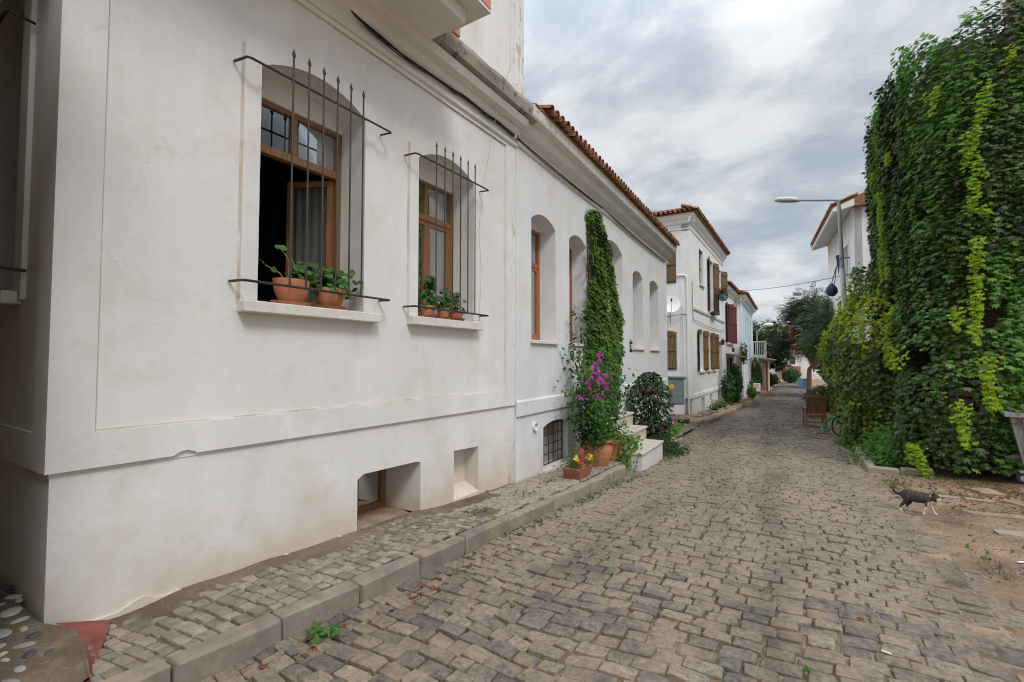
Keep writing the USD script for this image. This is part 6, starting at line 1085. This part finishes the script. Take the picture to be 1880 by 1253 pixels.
# ------------------------------------------------------------------ cat
import manifold3d as m3
def cat_body():
    J = dict(rump=(-.19, 0, .245, .062), hip=(-.15, 0, .25, .072), belly=(-.02, 0, .235, .072), chest=(.11, 0, .235, .068), shoulder=(.15, 0, .245, .058), neck=(.205, 0, .262, .042), head=(.265, 0, .258, .054), muzzle=(.312, 0, .243, .027), brow=(.258, 0, .274, .046),
             e1=(.25, .034, .302, .018), e1t=(.246, .042, .338, .006), e2=(.25, -.034, .302, .018), e2t=(.246, -.042, .338, .006),
             t0=(-.22, 0, .262, .026), t1=(-.28, .005, .245, .019), t2=(-.335, .01, .255, .017), t3=(-.37, .012, .295, .016), t4=(-.38, .012, .34, .013))
    bones = [('rump', 'hip'), ('hip', 'belly'), ('belly', 'chest'), ('chest', 'shoulder'), ('shoulder', 'neck'), ('neck', 'head'), ('head', 'muzzle'), ('head', 'brow'), ('e1', 'e1t'), ('e2', 'e2t'), ('rump', 't0'), ('t0', 't1'), ('t1', 't2'), ('t2', 't3'), ('t3', 't4')]
    legs = {'fl': [(.15, .04, .22, .042), (.19, .045, .13, .024), (.235, .045, .055, .016), (.255, .045, .016, .016), (.278, .045, .012, .013)], 'fr': [(.14, -.04, .22, .042), (.13, -.045, .13, .024), (.09, -.045, .06, .016), (.075, -.045, .018, .016), (.10, -.045, .012, .013)],
            'bl': [(-.15, .045, .23, .055), (-.115, .05, .145, .033), (-.165, .05, .085, .019), (-.145, .05, .02, .016), (-.115, .05, .012, .014)], 'br': [(-.16, -.045, .23, .055), (-.19, -.05, .15, .033), (-.255, -.05, .095, .019), (-.275, -.05, .028, .016), (-.245, -.05, .013, .014)]}
    J = {k: (a, b * 1.05, c, d * (1.16 if k[0] not in 'e' else 1)) for k, (a, b, c, d) in J.items()}
    M = m3.Manifold()
    def seg(a, b):
        sp = [m3.Manifold.sphere(q[3], 16).translate([float(x) for x in q[:3]]) for q in (a, b)]; return m3.Manifold.batch_hull(sp)
    parts = [seg(J[a], J[b]) for a, b in bones]
    for l in legs.values(): parts += [seg(a, b) for a, b in zip(l, l[1:])]
    M = m3.Manifold.batch_boolean(parts, m3.OpType.Add).refine_to_length(.012); ms = M.to_mesh(); t = trimesh.Trimesh(ms.vert_properties[:, :3], ms.tri_verts, process=True); trimesh.smoothing.filter_taubin(t, iterations=8); return t
ct = cat_body(); cvx = np.array(ct.vertices); x, y, z = cvx.T
grey, white = np.array([.055, .048, .045]), np.array([.62, .58, .53]); nz = .02 * (meshkit.fbm(cvx * 30, 3, 3) - .5) + 0 * x
wm = np.maximum.reduce([smooth(-(z + nz), -.135, -.11) * (x > .05), smooth(-(z + nz), -.07, -.055), smooth(-(z + nz), -.205, -.185) * smooth(x, .12, .17) * (x < .25), smooth(x, .275, .285) * smooth(-(z + nz), -.268, -.258), smooth(-(np.hypot(x - .185, (z - .285) * .9)), -.013, -.007) * (y < 0) * .7])
stripe = .88 + .25 * smooth(np.sin(x * 95 + 3 * np.sin(z * 30)), -.2, .6); colr = grey * stripe[:, None] * (1 - wm[:, None]) + white * wm[:, None]
cvx = cvx * [.97, 1.1, 1.28]; cs = .71; cpos = np.array([1.10, 8.42, float(H(1.1, 8.42)) + .002]); cata = math.radians(-7)
catp = num('/World', 'cat'); xf = UsdGeom.Xform.Define(stage, catp); xf.AddTranslateOp().Set(Gf.Vec3d(*map(float, cpos))); LOC[catp] = cpos; tag(catp, 'dark grey and white cat walking along the dirt edge of the cobbles', 'cat')
body = P('body', (cvx * cs @ rotz(cata).T + cpos, np.array(ct.faces)), 'fur', catp, smooth=True)
from pxr import Sdf, Vt
UsdGeom.PrimvarsAPI(stage.GetPrimAtPath(body)).CreatePrimvar('fur', Sdf.ValueTypeNames.Color3fArray, 'vertex').Set(Vt.Vec3fArray.FromNumpy(colr.astype(np.float32)))
for sy in (-.02, .02): P('eye', move(ellipsoid((.300, sy, .345), (.006, .007, .007), 1), cpos, 0, rotz(cata) * cs), 'yellow', catp)
P('nose', move(ellipsoid((.330, 0, .318), (.006, .007, .005), 1), cpos, 0, rotz(cata) * cs), 'pink', catp)

# ------------------------------------------------------------------ right-hand dirt side: kerb corner, slabs, litter, weeds
kc = thing('old_kerb', 'low concrete kerb corner at the foot of the creeper on the right', 'kerb', (1, 12.3, -.5))
pk = [(.80, 15.2), (.84, 14.2), (.86, 13.2), (.88, 12.1)]
for (x0, y0), (x1, y1) in zip(pk, pk[1:]): z0 = float(H(x0, (y0 + y1) / 2)); P('kerb_stone', cbox(x0 - .07, x0 + .09, y1 + .01, y0 - .01, z0 - .2, z0 + .13, .02), 'kerb_old', kc, smooth=30)
for x0 in (.80, 1.32): z0 = float(H(x0 + .2, 12.0)); P('kerb_stone', cbox(x0, x0 + .50, 11.90, 12.06, z0 - .2, z0 + .12, .02), 'kerb_old', kc, smooth=30)
for k, (x, y, w_, d_, hh, rz, nm) in enumerate([(1.75, 9.75, .8, .14, .05, .1, 'long pale broken kerb piece lying behind the cat'), (2.25, 10.6, .30, .45, .10, .3, 'tan block of broken stone at the edge of the leaf litter'), (2.45, 9.9, .28, .36, .08, .6, 'grey tilted stone in front of the creeper litter'), (2.0, 7.55, .75, .20, .05, .05, 'flat pale slab half sunk in the sand below the cat'), (1.95, 8.75, .7, .2, .06, .15, 'rounded pale slab right of the cat'), (2.55, 9.2, .5, .3, .07, .5, 'earth covered stone slab toward the waste container')]):
    z0 = float(H(x, y)); q = np.random.default_rng(k); v = np.array([(a * w_ / 2 * q.uniform(.8, 1), b * d_ / 2 * q.uniform(.7, 1), c_) for a in (-1, -.4, .4, 1) for b in (-1, 1) for c_ in (-.1, hh * q.uniform(.6, 1))]); P('loose_slab', move(hull(v * [1, 1, .6]), (x, y, z0 - .012), rz), 'kerb_old' if k in (0, 3) else 'rubble', smooth=30, label=nm, cat='stone')
mh = thing('manhole_cover', 'round pale manhole cover set in the cobbles', 'manhole cover', (-1.77, 16, float(H(-1.77, 16)))); z0 = float(H(-1.77, 16)) + .012
P('cover', lathe([(0, .014), (.33, .012), (.345, 0), (.345, -.05)], (-1.77, 16, z0), 28), 'kerb_concrete', mh, smooth=30); P('ring', lathe([(.36, -.05), (.36, .014), (.52, .012), (.54, -.05)], (-1.77, 16, z0), 28), 'sand', mh, smooth=30)
def blades(n, cx, cy, spread, size, m, name='grass'):
    x, y = cx + rng.normal(0, 1, n) * spread[0], cy + rng.normal(0, 1, n) * spread[1]; z = np.maximum(H(x, y), np.where(x < XK(y) - .13, G(np.clip(y, -30, 99)) + .05, -9)); return np.column_stack([x, y, z - .005])
gs = thing('grass_tufts', 'small green weeds growing in the joints along the kerb and on the dirt', 'weeds', (0, 7, -.3), kind='stuff'); pts = []
for (cx, cy, sx, sy, n) in [(-2.84, 5.0, .05, .35, 130), (-2.83, 6.5, .06, .4, 160), (-2.86, 7.6, .07, .3, 160), (-2.72, 8.4, .05, .3, 70), (-2.85, 3.7, .04, .1, 14), (-3.35, 4.6, .07, .12, 50), (-3.3, 5.6, .1, .12, 60), (-3.5, 6.6, .1, .15, 60), (-2.9, 10.7, .12, .25, 120), (-3.0, 13.6, .08, .5, 120), (1.05, 10.4, .12, .25, 140), (1.55, 9.9, .2, .15, 130), (2.3, 11.4, .3, .35, 420), (1.15, 11.0, .2, .3, 150), (2.0, 8.9, .25, .12, 120), (2.5, 9.6, .1, .3, 140), (1.35, 6.4, .05, .5, 70), (1.75, 11.7, .3, .25, 300), (.6, 14, .15, 1.0, 200), (-1, 4.5, .7, 1, 20), (0, 6, 1, 1.5, 40), (.3, 5, .8, 1, 30), (-3.9, 19.3, .3, .5, 160)]: pts.append(blades(n, cx, cy, (sx, sy), 0, 0))
pts = np.vstack(pts); n = len(pts); foliage(gs, 'grass', 'blade', 'leaf_grass', pts, unit(rnd(n, 1) * [1, 1, .2]), np.array([0, 0, 1.0]) + rnd(n, .55) * [1, 1, .2], rng.uniform(.03, .085, n), rest='blades'); sel = pts[rng.random(n) < .35]
foliage(gs, 'leaf', 'three', 'leaf_mid', sel + [0, 0, .02], rnd(len(sel), .4) + [0, 0, 1], rnd(len(sel)), rng.uniform(.02, .045, len(sel)), rest='small_leaves')
bw_ = thing('broadleaf_weed', 'broad leaved green weed growing at the foot of the near kerb', 'weed', (-2.72, 2.0, float(H(-2.7, 2.0)))); q = np.array([(-2.72 + R.uniform(-.07, .09), 2.0 + R.uniform(-.1, .1), float(H(-2.7, 2)) + R.uniform(.01, .07)) for _ in range(11)]); foliage(bw_, 'leaf', 'three', 'leaf_pot', q, rnd(11, .35) + [.2, -.2, 1], rnd(11), rng.uniform(.045, .075, 11), singles=11)
q = np.array([(-2.70 + R.uniform(-.03, .05), 2.05 + R.uniform(-.05, .05), float(H(-2.7, 2)) + .01) for _ in range(3)]); P('stem', tube([q[0] - [0, 0, .02], q[0] + [0, 0, .06]], .003, 4), 'stem_green', bw_)
# fallen leaves and litter
n = 1090; x = np.concatenate([rng.normal(2.45, .55, 900), rng.normal(1.7, .5, 90), rng.uniform(-2.8, 1.2, 40), rng.normal(-2.68, .06, 60)]); y = np.concatenate([rng.normal(11.0, .85, 900), rng.normal(9.8, .5, 90), rng.uniform(2, 10, 40), rng.uniform(1.6, 4.2, 60)]); foliage('/World', 'fallen_leaf', 'three', 'leaf_dry', np.column_stack([x, y, H(x, y) + .012]), rnd(n, .3) + [0, 0, 1], rnd(n), rng.uniform(.025, .06, n), rest='fallen_leaves'); tag('/World/fallen_leaves', 'dry brown and yellow leaves scattered on the dirt by the creeper', 'leaf litter')
def pebble_field(n, fx, fy, smin, smax):
    x, y = fx(n), fy(n); T = trimesh.creation.icosphere(0); v0 = np.array(T.vertices); s = rng.uniform(smin, smax, n); V = np.column_stack([x, y, H(x, y)])[:, None] + v0[None] * s[:, None, None] * rng.uniform(.6, 1.2, (n, 1, 3)) * [1, 1, .55]; return joined(V, np.array(T.faces))
P('pebbles', MB().add(pebble_field(3800, lambda n: 1.45 + np.abs(rng.normal(0, .8, n)), lambda n: rng.uniform(4.4, 8.6, n), .003, .016)).add(pebble_field(2200, lambda n: rng.uniform(1.0, 3.6, n), lambda n: rng.uniform(6, 12.5, n), .004, .022)).add(pebble_field(500, lambda n: rng.uniform(-2.8, 1.2, n), lambda n: rng.uniform(1.3, 9, n), .002, .007)), 'rubble', label='loose stones and grit on the sandy verge', cat='gravel', kind='stuff')
n = 90; x, y = rng.normal(2.1, .55, n), rng.normal(6.1, .55, n); P('wood_chips', joined(*leaf_arrays('slim', np.column_stack([x, y, H(x, y) + .012]), rnd(n, .25) + [0, 0, 1], rnd(n), rng.uniform(.04, .1, n))), 'bark', label='dark wood chips and scraps on the sandy verge near the cobbles', cat='debris', kind='stuff')
P('paper_scrap', move(cbox(-.05, .05, -.012, .012, 0, .006, .002), (1.62, 6.55, float(H(1.62, 6.55)) + .012), .6), 'white', label='small white scrap of litter on the sandy verge', cat='litter')
P('cigarette_end', tube([(.30, 3.78, float(H(.3, 3.78)) + .008), (.345, 3.77, float(H(.345, 3.77)) + .008)], .005, 6), 'white', label='white cigarette end on the near cobbles at the lower right', cat='litter')

GROUPS = {'potted_plant': 'potted plants on sills and pavement', 'tree': 'trees at the far end of the street', 'street_lamp': 'street lamps along the street', 'dark_planter': 'dark planters by the shuttered house', 'street_bin': 'waste bins at the street end', 'loose_slab': 'loose stones on the sandy verge'}
for p in stage.GetPrimAtPath('/World').GetChildren():
    k = p.GetName().rstrip('0123456789').rstrip('_')
    if k in GROUPS: p.SetCustomDataByKey('group', GROUPS[k])
